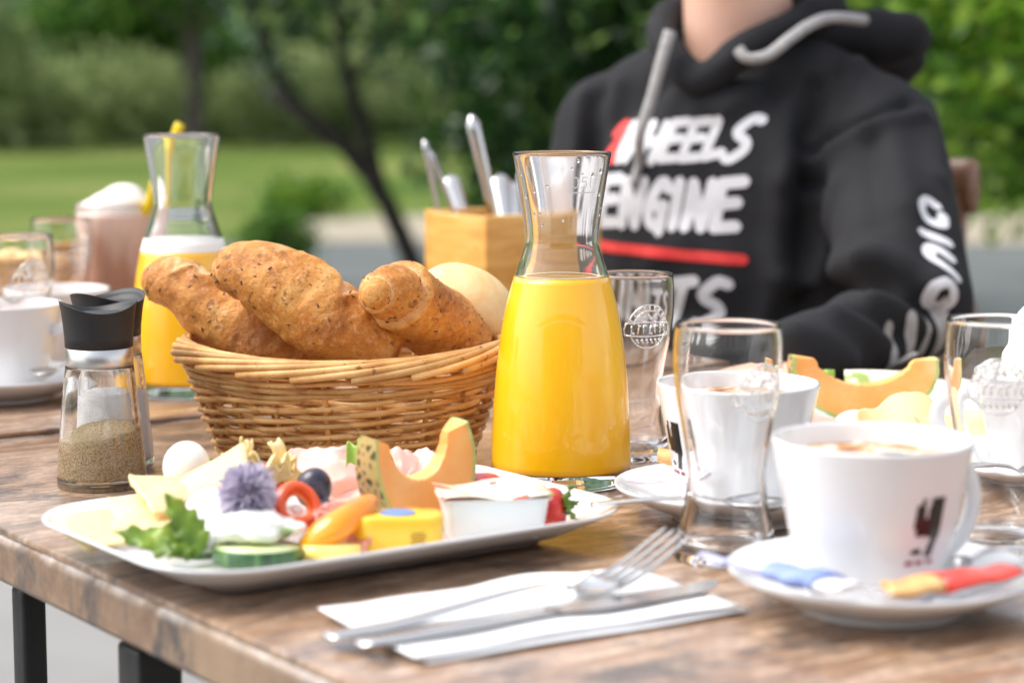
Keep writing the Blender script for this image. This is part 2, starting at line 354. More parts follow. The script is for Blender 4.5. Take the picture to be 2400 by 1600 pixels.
c = k.mix(k.ramp(k.noise(v, 55, 2), [(.56, (0, 0, 0)), (.59, (1, 1, 1))]), (.82, .77, .64), (.35, .50, .14)); k.color(k.mix(k.ramp(k.noise(k.coord((1, 1, 1), (0, 0, 2)), 60, 2), [(.60, (0, 0, 0)), (.62, (1, 1, 1))]), c, (.75, .12, .05))); M['lid'] = m
M['pineapple'] = noisy('yellow_fruit', [(.3, (.90, .62, .08)), (.7, (.93, .78, .30))], 60, .3, .2, 200, .0006, sss=.2, ssss=.004)
M['napkin'] = noisy('white_paper_napkin', [(.3, (.86, .86, .87)), (.7, (.9, .9, .9))], 200, .9, .25, 700, .0003)
M['paperblue'] = noisy('blue_sugar_paper', [(.35, (.13, .20, .48)), (.6, (.26, .34, .62))], 60, .6, .2, 120, .0008)
M['paperlilac'] = mat('lilac_paper', (.44, .45, .66), .6)
M['film'] = mat('clear_film', (1, 1, 1), .12, trans=.9, ior=1.15)
M['redfoil'] = noisy('red_wrapper', [(.3, (.78, .03, .02)), (.7, (.86, .08, .05))], 30, .28, .2, 60, .001, coat=.3)
M['biscuit'] = noisy('almond_biscuit', [(.3, (.55, .27, .07)), (.7, (.78, .50, .22))], 50, .6)
M['paperwhite'] = mat('white_paper', (.85, .83, .84), .6)
M['paperrose'] = noisy('white_paper_rose_print', [(.5, (.86, .84, .85)), (.58, (.62, .46, .54))], 30, .5)
M['straw'] = mat('yellow_straw', (.90, .66, .0), .35)
M['logo'] = mat('black_glaze_print', (.012, .012, .012), .2)
M['logored'] = mat('dark_red_glaze_print', (.30, .03, .05), .3)
M['etch'] = mat('etched_glass_mark', (.75, .75, .75), .7)
# wood box
m = mat('oiled_pine', (.7, .4, .13), .45, coat=.2, coatr=.2); k = NB(m); v = k.coord((1, 1, 7)); f = k.noise(v, 10, 5, .6, 1.0)
k.color(k.ramp(f, [(.3, (.56, .24, .035)), (.5, (.70, .36, .075)), (.72, (.82, .50, .16))])); M['pine'] = m
# person
m = mat('black_hoodie_fleece', (.02, .02, .022), .92, spec=.25); k = NB(m); v = k.coord()
k.color(k.ramp(k.noise(v, 9, 5), [(.3, (.015, .015, .017)), (.7, (.026, .026, .029))])); k.bump(k.noise(v, 900, 3), .35, .0008); M['hoodie'] = m
M['skin'] = noisy('skin', [(.35, (.70, .40, .29)), (.65, (.78, .48, .36))], 14, .45, .06, 300, .0005, sss=.25, ssss=.01, sssr=(1, .4, .2))
M['hair'] = noisy('brown_hair', [(.3, (.05, .028, .015)), (.7, (.11, .06, .03))], 50, .5, .5, 180, .003, sc=(1, 1, .2))
M['eye'] = mat('eye_white', (.8, .8, .8), .2); M['iris'] = mat('iris', (.05, .035, .02), .1); M['lip'] = mat('lips', (.55, .20, .16), .4)
M['cord'] = noisy('grey_cord', [(.3, (.30, .29, .29)), (.7, (.44, .43, .42))], 200, .8, .4, 500, .0006)
M['printwhite'] = noisy('white_textile_print', [(.3, (.60, .60, .63)), (.7, (.68, .68, .70))], 120, .7, .2, 600, .0005)
M['printgrey'] = noisy('grey_textile_print', [(.3, (.34, .33, .32)), (.7, (.44, .43, .42))], 120, .7)
M['printred'] = noisy('red_textile_print', [(.3, (.66, .03, .03)), (.7, (.75, .06, .05))], 80, .7)
M['jeans'] = noisy('dark_denim', [(.3, (.02, .025, .04)), (.7, (.04, .05, .075))], 60, .8, .3, 700, .0008)
M['shoe'] = noisy('shoe_leather', [(.3, (.03, .03, .03)), (.7, (.06, .055, .05))], 40, .5)
M['chairwood'] = noisy('brown_chair_wood', [(.3, (.16, .07, .035)), (.7, (.26, .13, .07))], 9, .4, sc=(1, 1, 6), coat=.2)
# outdoors
M['bark'] = noisy('bark', [(.3, (.010, .008, .006)), (.7, (.03, .024, .018))], 9, .9, .8, 24, .02, sc=(1, 1, .3))
M['barkgrey'] = noisy('grey_bark', [(.3, (.06, .045, .045)), (.7, (.13, .10, .10))], 5, .9, .8, 14, .03, sc=(1, 1, .3))
M['leafdark'] = leafmat('dark_leaves', [(0, (.008, .032, .006)), (.75, (.02, .07, .011)), (.90, (.06, .16, .025)), (1, (.28, .44, .10))], .4)
M['leafbright'] = leafmat('bright_leaves', [(0, (.03, .10, .006)), (.55, (.12, .27, .018)), (1, (.36, .50, .07))], .5)
M['leafpale'] = leafmat('pale_leaves', [(0, (.18, .25, .09)), (.5, (.34, .43, .18)), (1, (.56, .62, .31))], .5, .6)
M['leafmid'] = leafmat('mid_leaves', [(0, (.03, .09, .015)), (.6, (.08, .19, .03)), (1, (.22, .37, .07))], .5, .5)
m = noisy('lawn_grass', [(.3, (.06, .11, .018)), (.5, (.115, .16, .035)), (.7, (.20, .215, .07))], .25, .9, .6, 30, .03, detail=8, spec=.05); M['lawn'] = m
M['paving'] = noisy('grey_terrace', [(.3, (.20, .195, .185)), (.7, (.27, .262, .25))], 1.5, .85, .4, 60, .003, detail=8)
M['asphalt'] = noisy('grey_asphalt', [(.3, (.075, .088, .083)), (.7, (.12, .135, .128))], 1.2, .85, .4, 60, .003, detail=8)
M['gravel'] = noisy('beige_gravel', [(.3, (.27, .235, .165)), (.7, (.37, .325, .24))], 12, .95, .5, 60, .01, detail=8)
M['hill'] = noisy('wooded_hillside', [(.32, (.03, .07, .035)), (.5, (.08, .125, .08)), (.68, (.16, .21, .15))], .12, .95, 1.0, .5, 1.0, detail=9, spec=.05)

# ------------------------------------------------------------------ setting
GZ = -.75; Z2 = .004
def sheet(name, x0, x1, y0, y1, z, m, n=1):
    o = obj(name, grid(lambda u, v: (x0+(x1-x0)*u, y0+(y1-y0)*v, z), n, n), M[m]); return kind(o, 'structure')
sheet('lawn', -400, 400, -400, 400, GZ, 'lawn')
sheet('terrace_pavement', -30, 30, -30, 6.5, GZ+.008, 'paving')
sheet('asphalt_road', -30, 30, 6.4, 13.6, GZ+.004, 'asphalt')
kind(obj('gravel_path', grid(lambda u, v: (-1.75+.2*v+32*u, 13.5+2.9*v+.35*math.sin(u*40)*v+.25*math.sin(u*23)*(1-v), GZ+.010), 80, 2), M['gravel']), 'structure')
def hillf(u, v):
    a = R(-75+150*u); d = 85+160*v
    return (math.sin(a)*d, math.cos(a)*d, GZ-.5+70*v**.8+6*v*fbm((u*14, v*6, 2)))
kind(obj('hillside', grid(hillf, 90, 40), M['hill']), 'structure')

bd = thing('added_house', 'cream house added behind the viewer to shape front light and reflections', 'building', (0, -8, GZ))  # added house, out of view: tempers the front light and gives glass reflections
M['timber'] = noisy('cream_plaster', [(.3, (.60, .57, .50)), (.7, (.68, .65, .58))], 3, .8, .3, 60, .003)
M['pane'] = mat('window_pane', (.03, .05, .08), .05, spec=.8); M['framewhite'] = mat('white_window_frame', (.75, .74, .72), .5); M['rooftile'] = noisy('dark_roof', [(.3, (.06, .05, .045)), (.7, (.10, .08, .07))], 8, .8)
obj('wall', box(14, .3, 3.4, (0, -.15, 1.7)), M['timber'], bd)
obj('roof', box(15, 2.6, .18, (0, .15, 3.6)), M['rooftile'], bd, rot=(R(-14), 0, 0))
for i in range(6):
    wx = -5+2*i; wi = obj('window', box(1.05, .06, 1.35, (wx, .032, 1.55)), M['framewhite'], bd)
    for a_ in (-.25, .25): obj('pane', box(.43, .02, 1.2, (wx+a_, .072, 1.55)), M['pane'], wi)

def limb(path, r0, r1, n=6, sides=8):
    P = spline(path, n); L = len(P); P = P+rng.normal(0, r0*.08, P.shape)
    return tube(P, np.linspace(r0, r1, L), sides)
def leaves(clumps, per, spread, size, flat=.75):
    V, F = [], []
    for c in clumps:
        n = int(per*rng.uniform(.6, 1.4)); pts = np.array(c)+rng.normal(0, 1, (n, 3))*np.array([spread, spread, spread*flat])
        for p in pts:
            a = rng.normal(0, 1, 3); a /= np.linalg.norm(a); b = np.cross(a, rng.normal(0, 1, 3)); b /= np.linalg.norm(b)
            s = size*rng.uniform(.6, 1.3); i = len(V)
            V += [p-a*s, p+b*s*.42, p+a*s, p-b*s*.42]; F.append((i, i+1, i+2, i+3))
    return V, F
def crown_pts(c, r, n, hollow=.35):
    out = []
    while len(out) < n:
        p = rng.uniform(-1, 1, 3); q = np.linalg.norm(p)
        if hollow < q < 1 and fbm(p*2.1+np.array(c)) > -.22: out.append(np.array(c)+p*np.array(r))
    return out
def tree(name, label, base, trunk, limbs, clumps, per, spread, size, leafm, barkm='bark', group='trees beyond the terrace'):
    t = thing(name, label, 'tree', base, group=group); b = np.array(base)
    obj('trunk', limb([np.array(p)-b for p in trunk[0]], trunk[1], trunk[2]), M[barkm], t)
    for path, r0, r1 in limbs: obj('limb', limb([np.array(p)-b for p in path], r0, r1), M[barkm], t)
    obj('crown', leaves([np.array(c)-b for c in clumps], per, spread, size), M[leafm], t, smooth=False); return t
def A(px, py, Y): return at(px, py, Y)
# leaning dark tree
b0 = A(1010, 745, 9.0); b0[2] = GZ
cl = [A(px, py, 9+rng.uniform(-.5, .6)) for px, py in [(620, -60), (690, 30), (760, -40), (830, 20), (660, 120), (910, 10), (560, 0), (950, 130), (600, -120), (730, -150), (850, -140), (960, -80), (500, -80)]]
cl += [A(rng.uniform(420, 1000), rng.uniform(-520, -120), 9+rng.uniform(-.8, .8)) for _ in range(60)]
tree('leaning_tree', 'dark leaning tree with slanting forked trunk behind the bread basket', b0,
     ([b0, A(960, 600, 9), A(895, 455, 9), A(800, 335, 9), A(700, 255, 9), A(630, 130, 9.05), A(560, -120, 9.1), A(540, -320, 9.1)], .050, .026),
     [([A(890, 445, 9), A(850, 290, 8.95), A(805, 140, 8.9), A(790, -60, 8.9), A(800, -260, 8.9)], .038, .016), ([A(700, 255, 9), A(640, 235, 9.1), A(560, 150, 9.2)], .022, .008), ([A(820, 190, 8.95), A(900, 90, 9), A(950, -40, 9)], .018, .007)],
     cl, 42, .12, .05, 'leafdark')
# dense dark tree in the middle
b1 = np.array([.62, 7.6, GZ])
cl = crown_pts((.55, 7.6, .75), (.98, .75, 1.15), 230, .25)
tree('dense_tree', 'dense dark green tree with low foliage directly behind the hoodie', b1,
     ([b1, b1+[.02, 0, .6], b1+[-.03, .02, 1.4], b1+[0, 0, 2.2]], .09, .03), [([b1+[0, 0, .6], b1+[-.35, 0, 1.1], b1+[-.6, .1, 1.6]], .04, .012), ([b1+[0, 0, .8], b1+[.35, .1, 1.3], b1+[.6, 0, 1.7]], .04, .012)],
     cl, 75, .12, .042, 'leafdark')
b1 = np.array([.45, 9.6, GZ]); cl = crown_pts((.5, 9.6, .8), (.95, .6, 1.3), 110, .2)
tree('backing_tree', 'mid green leafy tree filling the gap behind the cutlery box', b1, ([b1, b1+[.02, 0, .8], b1+[0, 0, 2.0]], .07, .02), [([b1+[0, 0, .7], b1+[.3, 0, 1.4]], .03, .01)], cl, 80, .15, .05, 'leafmid')
# bright tree on the right
b2 = np.array([1.95, 6.3, GZ]); cl = crown_pts((1.78, 6.2, .78), (.80, .7, .95), 170, .2)
tree('bright_leafed_tree', 'sunlit bright green tree at the right edge beyond the chair', b2,
     ([b2, b2+[-.02, 0, .7], b2+[-.1, 0, 1.5], b2+[-.1, 0, 2.2]], .06, .02), [([b2+[-.02, 0, .7], b2+[-.4, 0, 1.2], b2+[-.6, 0, 1.6]], .03, .01)], cl, 80, .12, .042, 'leafbright')
# far trees
b3 = np.array([-5.9, 38, GZ]); cl = crown_pts((-5.4, 38, 4.0), (3.4, 2.2, 2.7), 130, .3)
tree('meadow_tree', 'far tree with straight greyish trunk standing at the lawn edge', b3, ([b3, b3+[.05, 0, 1.2], b3+[0, 0, 2.6], b3+[.1, 0, 4]], .20, .12), [([b3+[0, 0, 2], b3+[-1.5, 0, 3.2]], .08, .03), ([b3+[0, 0, 2.1], b3+[1.4, 0, 3.4]], .08, .03)], cl, 60, .42, .17, 'leafmid', 'barkgrey')
for (x, y, rz, lab, lm) in [(-10.3, 36, 2.6, 'pale green far tree at the left edge of the lawn', 'leafpale'), (-8.2, 44, 2.5, 'dull mid green far tree left of the straight trunk', 'leafmid'), (-1.6, 47, 3.0, 'pale far tree seen between the forks of the leaning trunk', 'leafpale'), (-3.9, 50, 2.6, 'tall pale far tree between the meadow tree and the fork', 'leafpale')]:
    b = np.array([x, y, GZ]); cl = crown_pts((x, y, 2.0), (2.0, 1.4, rz), 90, .2)
    tree('far_tree', lab, b, ([b, b+[.05, 0, 1.2], b+[0, 0, 3]], .16, .06), [([b+[0, 0, 1], b+[.8, 0, 2.2]], .06, .02)], cl, 80, .42, .17, lm, 'barkgrey')
def bush(label, x, y, rx, rz, lm, n, per, spread, size, group):
    t = thing('bush', label, 'bush', (x, y, GZ), group=group)
    for a in range(4): obj('stem', limb([(0, 0, 0), (.25*rx*math.cos(a*1.7), .25*rx*math.sin(a*1.7), rz*.6), (.5*rx*math.cos(a*1.7), .4*rx*math.sin(a*1.7), rz*1.3)], .04*rx+.006, .004, 4, 6), M['bark'], t)
    obj('foliage', leaves([p for p in crown_pts((0, 0, rz), (rx, rx*.7, rz), n, .1)], per, spread, size), M[lm], t, smooth=False)
bush('small dark round bush on the terrace edge behind the rear carafe', -1.22, 10.6, .17, .20, 'leafmid', 40, 45, .05, .03, 'low bushes')
bush('low bright bush in front of the lawn left of the leaning trunk', -1.7, 16.3, .32, .16, 'leafbright', 40, 40, .07, .04, 'low bushes')
for i, (x, y, rx, rz, lm) in enumerate([(-9.2, 38.5, 1.3, .75, 'leafpale'), (-7.4, 40, 1.2, .85, 'leafpale'), (-4.6, 40.5, 1.1, .75, 'leafpale'), (-3.1, 41, 1.2, .9, 'leafpale'), (-1.5, 40, 1.1, .7, 'leafpale'), (-.2, 42, 1.3, .9, 'leafmid'), (-10.9, 41, 1.2, .9, 'leafmid'), (-6.1, 43, 1.2, 1.0, 'leafmid')]):
    bush(['pale shrub at the far left end of the lawn edge', 'rounded pale shrub just left of the straight far trunk', 'pale shrub just right of the straight far trunk', 'taller pale shrub midway along the lawn edge', 'pale shrub under the fork of the leaning tree', 'green shrub half hidden by the dense dark tree', 'mid green shrub behind the far left pale tree', 'tall mid green shrub behind the straight far trunk'][i], x, y, rx, rz, lm, 70, 60, .24, .11, 'shrubs along the lawn edge')

# ------------------------------------------------------------------ tables
TA = R(36); tdir = np.array([math.cos(TA), math.sin(TA)]); ndir = np.array([-math.sin(TA), math.cos(TA)])
def rounded_slab(x0, x1, y0, y1, z0, z1, r=.006):
    V, F = box(x1-x0, y1-y0, z1-z0, ((x0+x1)/2, (y0+y1)/2, (z0+z1)/2)); return V, F
def table(label, origin, x0, x1, y0, y1, ztop, legs):
    t = thing('table', label, 'table', (origin[0], origin[1], ztop), TA, 'wood print tables')
    obj('tabletop', rounded_slab(x0+.0015, x1-.0015, y0+.0015, y1-.0015, -.004, 0), M['table'], t, bevel=.0015)
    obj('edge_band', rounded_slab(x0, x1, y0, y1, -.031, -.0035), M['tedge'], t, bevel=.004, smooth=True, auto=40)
    for a, b, c, d in ((x0+.02, x1-.02, y0+.018, y0+.048), (x0+.02, x1-.02, y1-.048, y1-.018), (x0+.02, x0+.05, y0+.05, y1-.05), (x1-.05, x1-.02, y0+.05, y1-.05)):
        obj('apron_rail', rounded_slab(a, b, c, d, -.042, -.0312), M['blackmetal'], t, bevel=.003)
    for lx, ly, s in legs:
        obj('leg', rounded_slab(lx-s/2, lx+s/2, ly-s/2, ly+s/2, GZ-ztop+.01, -.0425), M['blackmetal'], t, bevel=.003)
    return t
# table 1: origin at its back left reference point; local x runs back-right, local y back-left
P_edge = on(380, 1408)                                   # a point of the left edge
o1 = np.array([P_edge[0], P_edge[1]])
back = float(np.dot(np.array([-.225, 1.5])-o1, ndir))
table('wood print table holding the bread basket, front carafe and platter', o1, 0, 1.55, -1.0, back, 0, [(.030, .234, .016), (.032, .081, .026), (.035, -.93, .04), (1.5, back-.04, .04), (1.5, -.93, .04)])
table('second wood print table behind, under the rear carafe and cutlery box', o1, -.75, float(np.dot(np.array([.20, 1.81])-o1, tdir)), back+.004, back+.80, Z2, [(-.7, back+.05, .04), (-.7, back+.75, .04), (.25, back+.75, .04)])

# ------------------------------------------------------------------ carafes
def carafe(name, label, loc, fill, foam, marks):
    t = thing(name, label, 'carafe', loc, 0, 'orange juice carafes'); t.scale = (1, 1, .972)
    outer = [(.0405, .0), (.0425, .003), (.0430, .012), (.0425, .035), (.0410, .060), (.0385, .085), (.0350, .108), (.0300, .128), (.0258, .141), (.0230, .150), (.0226, .156), (.0236, .166), (.0262, .184), (.0290, .202), (.0302, .2085)]
    inner = [(.0300, .2095), (.0288, .2085), (.0268, .200), (.0238, .183), (.0213, .166), (.0204, .156), (.0208, .150), (.0235, .140), (.0278, .127), (.0328, .107), (.0364, .084), (.0389, .060), (.0404, .035), (.0407, .014), (.036, .0095)]
    prof = [(0, .0018), (.030, .0018), (.036, .0003)]+smooth_prof(outer, 5)+smooth_prof(inner, 5)+[(0, .0085)]
    obj('glass_body', lathe(prof, 80), M['glass'], t)
    iz = sorted([(z, r) for r, z in inner if z > .009]); rz = [p[0] for p in iz]; rr = [p[1] for p in iz]
    ri = lambda z: float(np.interp(z, rz, rr))
    ozz = [p[1] for p in outer]; ro_ = lambda z: float(np.interp(z, ozz, [p[0] for p in outer]))
    sp_ = smooth_prof(outer, 5); sr = lambda z: float(np.interp(z, [p[1] for p in sp_], [p[0] for p in sp_]))
    zs = list(np.linspace(.0115, fill, 34)); jp = [(0, .0098), (.036, .0100), (sr(.0108)-.0008, .0103)]+[(sr(z)+.00025, z) for z in zs]
    obj('juice', lathe(jp+[(ri(fill)-.0012, fill-.0006), (0, fill-.0008)], 80), M['juice'], t)
    if foam: obj('juice_foam', lathe([(sr(fill)+.0002, fill+.0002), (sr(fill+foam*.5)+.0002, fill+foam*.5), (sr(fill+foam)+.0002, fill+foam), (0, fill+foam+.0005)], 64), M['foamwhite'], t)
    else: obj('juice_foam', lathe([(ri(fill)+.0005, fill+.0001), (ri(fill)-.0030, fill+.0004), (ri(fill)-.0045, fill+.0001)], 64), M['juicefoam'], t)
    if marks:
        oz = [p[1] for p in outer]; orr = [p[0] for p in outer]
        def mp(u, v):
            z = .186+v; r = float(np.interp(z, oz, orr))+.00015; a = R(-78)+u/r; return (r*math.cos(a), r*math.sin(a), z)
        S = .0065
        def dig(pl, x): return [[(x+p[0]*S, .002+p[1]*S) for p in q] for q in pl]
        obj('fill_mark', strokes(dig([[(.0, .2), (.0, .8), (.25, 1), (.5, .8), (.5, .2), (.25, 0), (0, .2)]], 0)+dig([[(.0, .02), (.02, .04)]], .0045)+dig([[(.5, 1), (.05, 1)], [(.05, 1), (0, .55)], [(.0, .55), (.35, .6), (.5, .3), (.3, 0), (0, .08)]], .006)+dig([[(0, 0), (0, 1)]], .012)+[[(-.004, -.001), (.016, -.001)]], .00035, mp, .8, 1), M['etch'], t)
        dr = []
        for q in range(16):
            a = R(rng.uniform(200, 340)); z = rng.uniform(.155, .205); r = float(np.interp(z, [p[1] for p in inner[::-1]], [p[0] for p in inner[::-1]]))
            s = rng.uniform(.0006, .0013); dr.append(ellipsoid(((r+.002)*math.cos(a), (r+.002)*math.sin(a), z), (s, s, s*1.3), 8, 6))
        o = obj('water_drop', merge(*dr), M['glass'], t); kind(o, 'stuff')
    return t
pc = on(1315, 1128); carafe('juice_carafe', 'tall glass carafe of orange juice beside the bread basket, in focus', (pc[0], pc[1], .0003), .1315, 0, True)
pc2 = on(437, 920, Z2); carafe('juice_carafe', 'blurred juice carafe with white foam on the rear table', (pc2[0], pc2[1], Z2+.0003), .116, .010, False)

# ------------------------------------------------------------------ beer glasses
def beer_glass(label, loc, rz=0, emblem=True):
    t = thing('beer_glass', label, 'glass', loc, rz, 'embossed drinking glasses'); t.scale = (.945, .945, 1.033)
    outer = [(.0280, .0), (.0290, .0025), (.0275, .010), (.0238, .024), (.0216, .038), (.0218, .050), (.0245, .066), (.0278, .082), (.0294, .096), (.0294, .108), (.0284, .118)]
    inner = [(.0276, .1185), (.0270, .117), (.0280, .107), (.0280, .096), (.0264, .082), (.0230, .066), (.0200, .050), (.0194, .040), (.0205, .024), (.0225, .012), (.0200, .0075)]
    obj('glass_body', lathe([(0, .003), (.020, .003), (.0255, .0004)]+smooth_prof(outer, 5)+smooth_prof(inner, 5)+[(0, .0068)], 64), M['glass'], t)
    if emblem:
        oz = [p[1] for p in outer]; orr = [p[0] for p in outer]
        def mp(u, v):
            z = .085+v; r = float(np.interp(z, oz, orr)); a = R(-62)+u/r; return np.array((r*math.cos(a), r*math.sin(a), z))
        parts = []
        def line(pl, w=.0006):
            P = spline(pl, 5) if len(pl) > 2 else np.array(pl, float); parts.append(tube([mp(*p) for p in P], w, 6))
        arc = lambda r, a0, a1, sy=1.0, n=14: [(r*math.cos(R(a0+(a1-a0)*i/n)), sy*r*math.sin(R(a0+(a1-a0)*i/n))) for i in range(n+1)]
        line(arc(.0155, 15, 165)); line(arc(.0118, 15, 165)); line(arc(.0135, 195, 345, .9)); line([(-.0165, .0038), (0, .0045), (.0165, .0038)]); line([(-.0165, -.0038), (0, -.0045), (.0165, -.0038)])
        line([(-.0165, .0038), (-.0178, 0), (-.0165, -.0038)]); line([(.0165, .0038), (.0178, 0), (.0165, -.0038)])
        for i in range(9): a = 25+16.5*i; c = math.cos(R(a)), math.sin(R(a)); line([(c[0]*.0125, c[1]*.0125), (c[0]*.0150, c[1]*.0150)], .0007)
        for i in range(7): x = -.0125+.0042*i; line([(x, -.0026), (x+(.0012 if i % 2 else 0), .0026)], .0006); line([(x, .0024*(1 if i % 3 else -1)), (x+.0022, .0024*(1 if i % 3 else -1))], .0008)
        for i in range(6): x = -.0085+.0034*i; line([(x, -.0062), (x+.0014, -.0088)], .0009)
        for i in range(8): parts.append(ellipsoid(mp(rng.uniform(-.006, .006), rng.uniform(.0055, .0105)), (.0012,)*3, 8, 6))
        o = obj('embossed_emblem', merge(*parts), M['glass'], t)
    return t
def beer_at(px, py, label, rz=0, z=0.0): p = on(px, py, z); return beer_glass(label, (p[0], p[1], z+.0003), rz)
beer_at(1700, 1308, 'empty embossed beer glass standing in front of the middle coffee cup', R(8))
beer_at(1478, 1072, 'empty embossed beer glass half hidden behind the front carafe', R(-6))
beer_at(2327, 1284, 'empty embossed beer glass behind the near cup at the right edge', R(-40))
beer_at(53, 905, 'empty embossed glass at the left edge, behind the left coffee cup', R(10), Z2)
p = at(146, 620, 1.865); beer_glass('empty glass behind the left glasses, next to the iced chocolate', (p[0], p[1], Z2+.0003), R(120))

# ------------------------------------------------------------------ cups and saucers
CUP_OUT = [(.0285, .0), (.0305, .0015), (.0335, .008), (.0372, .020), (.0408, .035), (.0440, .050), (.0466, .062), (.0476, .0665)]
def saucer(label, loc, group='white saucers', k_=.965):
    prof = [(0, .0045), (.034, .0045)]+smooth_prof([(.037, .0005), (.040, .0003), (.043, .0035), (.058, .0095), (.070, .0155), (.0743, .0185)], 4)+smooth_prof([(.0743, .0200), (.0725, .0200), (.060, .0142), (.044, .0080), (.036, .0068)], 4)+[(.033, .0075), (.030, .0066), (0, .0066)]
    o = obj('saucer', lathe(prof, 72), M['ceramic'], loc=loc); o.scale = (k_, k_, 1); return tag(o, label, 'saucer', group)
def cup(label, loc, hang, content='coffee', logo=None, group='white coffee cups', sr_=1.0, sz_=1.0):
    t = thing('coffee_cup', label, 'cup', loc, 0, group); t.scale = (sr_, sr_, sz_)
    inner = [(.0470, .0675), (.0455, .0668), (.0440, .061), (.0410, .049), (.0376, .034), (.0338, .019), (.030, .010), (.024, .006)]
    obj('bowl', lathe([(0, .002), (.025, .002), (.0265, .0002)]+smooth_prof(CUP_OUT, 4)+smooth_prof(inner, 4)+[(0, .005)], 72), M['ceramic'], t)
    ca, sa = math.cos(hang), math.sin(hang)
    hp = spline([(.0430, 0, .046), (.055, 0, .050), (.066, 0, .044), (.069, 0, .032), (.060, 0, .017), (.0360, 0, .009)], 6)
    hp = [(p[0]*ca, p[0]*sa, p[2]) for p in hp]
    obj('handle', tube(hp, .0052, 10, flat=.55, up=(-sa, ca, 0)), M['ceramic'], t, sub=1)
    if content == 'coffee':
        obj('milk_coffee', grid(lambda u, v: ((.0436*(v**.5))*math.cos(2*math.pi*u), (.0436*(v**.5))*math.sin(2*math.pi*u), .0585+.0022*(1-v)+.0016*fbm((u*3*math.sin(v*3), v*4, loc[0]*50))*(1-v*.6)), 48, 14), M['coffee'], t)
    if content == 'cream':
        v, f, nn = fused([ellipsoid((0, 0, .056), (.0435, .0435, .012)), ellipsoid((-.012, -.01, .068), (.02, .02, .018)), ellipsoid((-.004, .006, .088), (.019, .016, .022)), ellipsoid((.012, -.012, .070), (.018, .018, .017)), ellipsoid((-.006, .014, .072), (.02, .016, .018))], .003, 4)
        obj('whipped_cream', (v, f), M['cream'], t)
    if logo is not None:
        oz = [p[1] for p in CUP_OUT]; orr = [p[0] for p in CUP_OUT]
        def inside(u, v):   # u 0..1 across, v 0..1 up
            if v > .44:
                wedge = v > .70 and abs(u-.38-.08*(v-.54)) < .03+.11*(v-.54)
                return u > .04+.10*(v < .55) and not wedge and not (u < .18 and v > .90)
            if v > .12: return (abs(u-(.84-.55*(.44-v))) < .13) or ((u-.27)**2/.028+(v-.20)**2/.0022 < 1) or (v > .40 and u > .5)
            return False
        def red(u, v): return v < .08 and (int(u*9) % 3 != 2) and abs(v-.04) < .03
        for nm, fn, mm in (('printed_emblem', inside, 'logo'), ('printed_word', red, 'logored')):
            V, F, idx = [], [], {}
            N1, N2 = 22, 44
            def vid(i, j):
                if (i, j) not in idx:
                    z = .019+.029*j/N2; r = float(np.interp(z, oz, orr))+.0002; a = logo+(i/N1-.5)*.0170/r+.0012*(j/N2)/r
                    idx[(i, j)] = len(V); V.append((r*math.cos(a), r*math.sin(a), z))
                return idx[(i, j)]
            for i in range(N1):
                for j in range(N2):
                    if fn((i+.5)/N1, (j+.5)/N2): F.append((vid(i, j), vid(i+1, j), vid(i+1, j+1), vid(i, j+1)))
            if F: obj(nm, (V, F), M[mm], t)
    return t
def spoon(label, p0, p1, z0, z1, tilt=0):
    """teaspoon, handle end at p0, bowl tip at p1"""
    p0, p1 = np.array([*p0, z0]), np.array([*p1, z1]); d = p1-p0; L = np.linalg.norm(d[:2]); a = math.atan2(d[1], d[0])
    t = thing('teaspoon', label, 'spoon', tuple(p0), 0, 'teaspoons', rot=(0, -math.atan2(z1-z0, L), a))
    hp = spline([(0, 0, .001), (L*.25, 0, .0035), (L*.5, 0, .004), (L*.68, 0, .0015)], 6)
    obj('handle', tube(hp, np.linspace(.0046, .0022, len(hp)), 10, flat=.30), M['steel'], t)
    def bw(u, v):
        a_ = 2*math.pi*u; r = v; x = L*.83+L*.17*r*math.cos(a_); y = .0135*r*math.sin(a_)*(1+.15*math.cos(a_)); return (x, y, .0015-.005*(1-r*r))
    obj('bowl', grid(bw, 28, 8), M['steel'], t, solid=.0009); return t

# near cup
SN = on(2063, 1425, .0); saucer('white saucer under the near cup with sugar stick and red packet', (SN[0], SN[1], .0003))
cup('near white cappuccino cup with black emblem at lower right', (SN[0]-.005, SN[1]+.002, .0072), R(34), logo=R(-62), sr_=.98, sz_=1.09)
# middle cup
S2 = on(1735, 1213, .0); saucer('white saucer behind the stemmed beer glass, under the middle cup', (S2[0], S2[1], .0003))
cup('middle white coffee cup seen through the beer glass', (S2[0]-.002, S2[1]+.002, .0072), R(75), logo=R(-160), sr_=.97, sz_=1.05)
# right-edge cup
S3 = np.array([.322, 1.215]); saucer('white saucer cut off by the right edge of the picture', (S3[0], S3[1], .0003))
cup('white cup heaped with whipped cream at the right edge', (S3[0], S3[1], .0072), R(150), content='cream')
# left cups on the rear table
SL = at(6, 940, 1.575); saucer('white saucer at the left edge behind the pepper shaker', (SL[0], SL[1], Z2+.0003))
cup('large white cup at the left edge behind the pepper shaker', (SL[0], SL[1], Z2+.0072), R(-12))
p = at(128, 700, 1.768); cup('small blurred white cup between the two left glasses', (p[0], p[1], Z2+.0003), R(170))
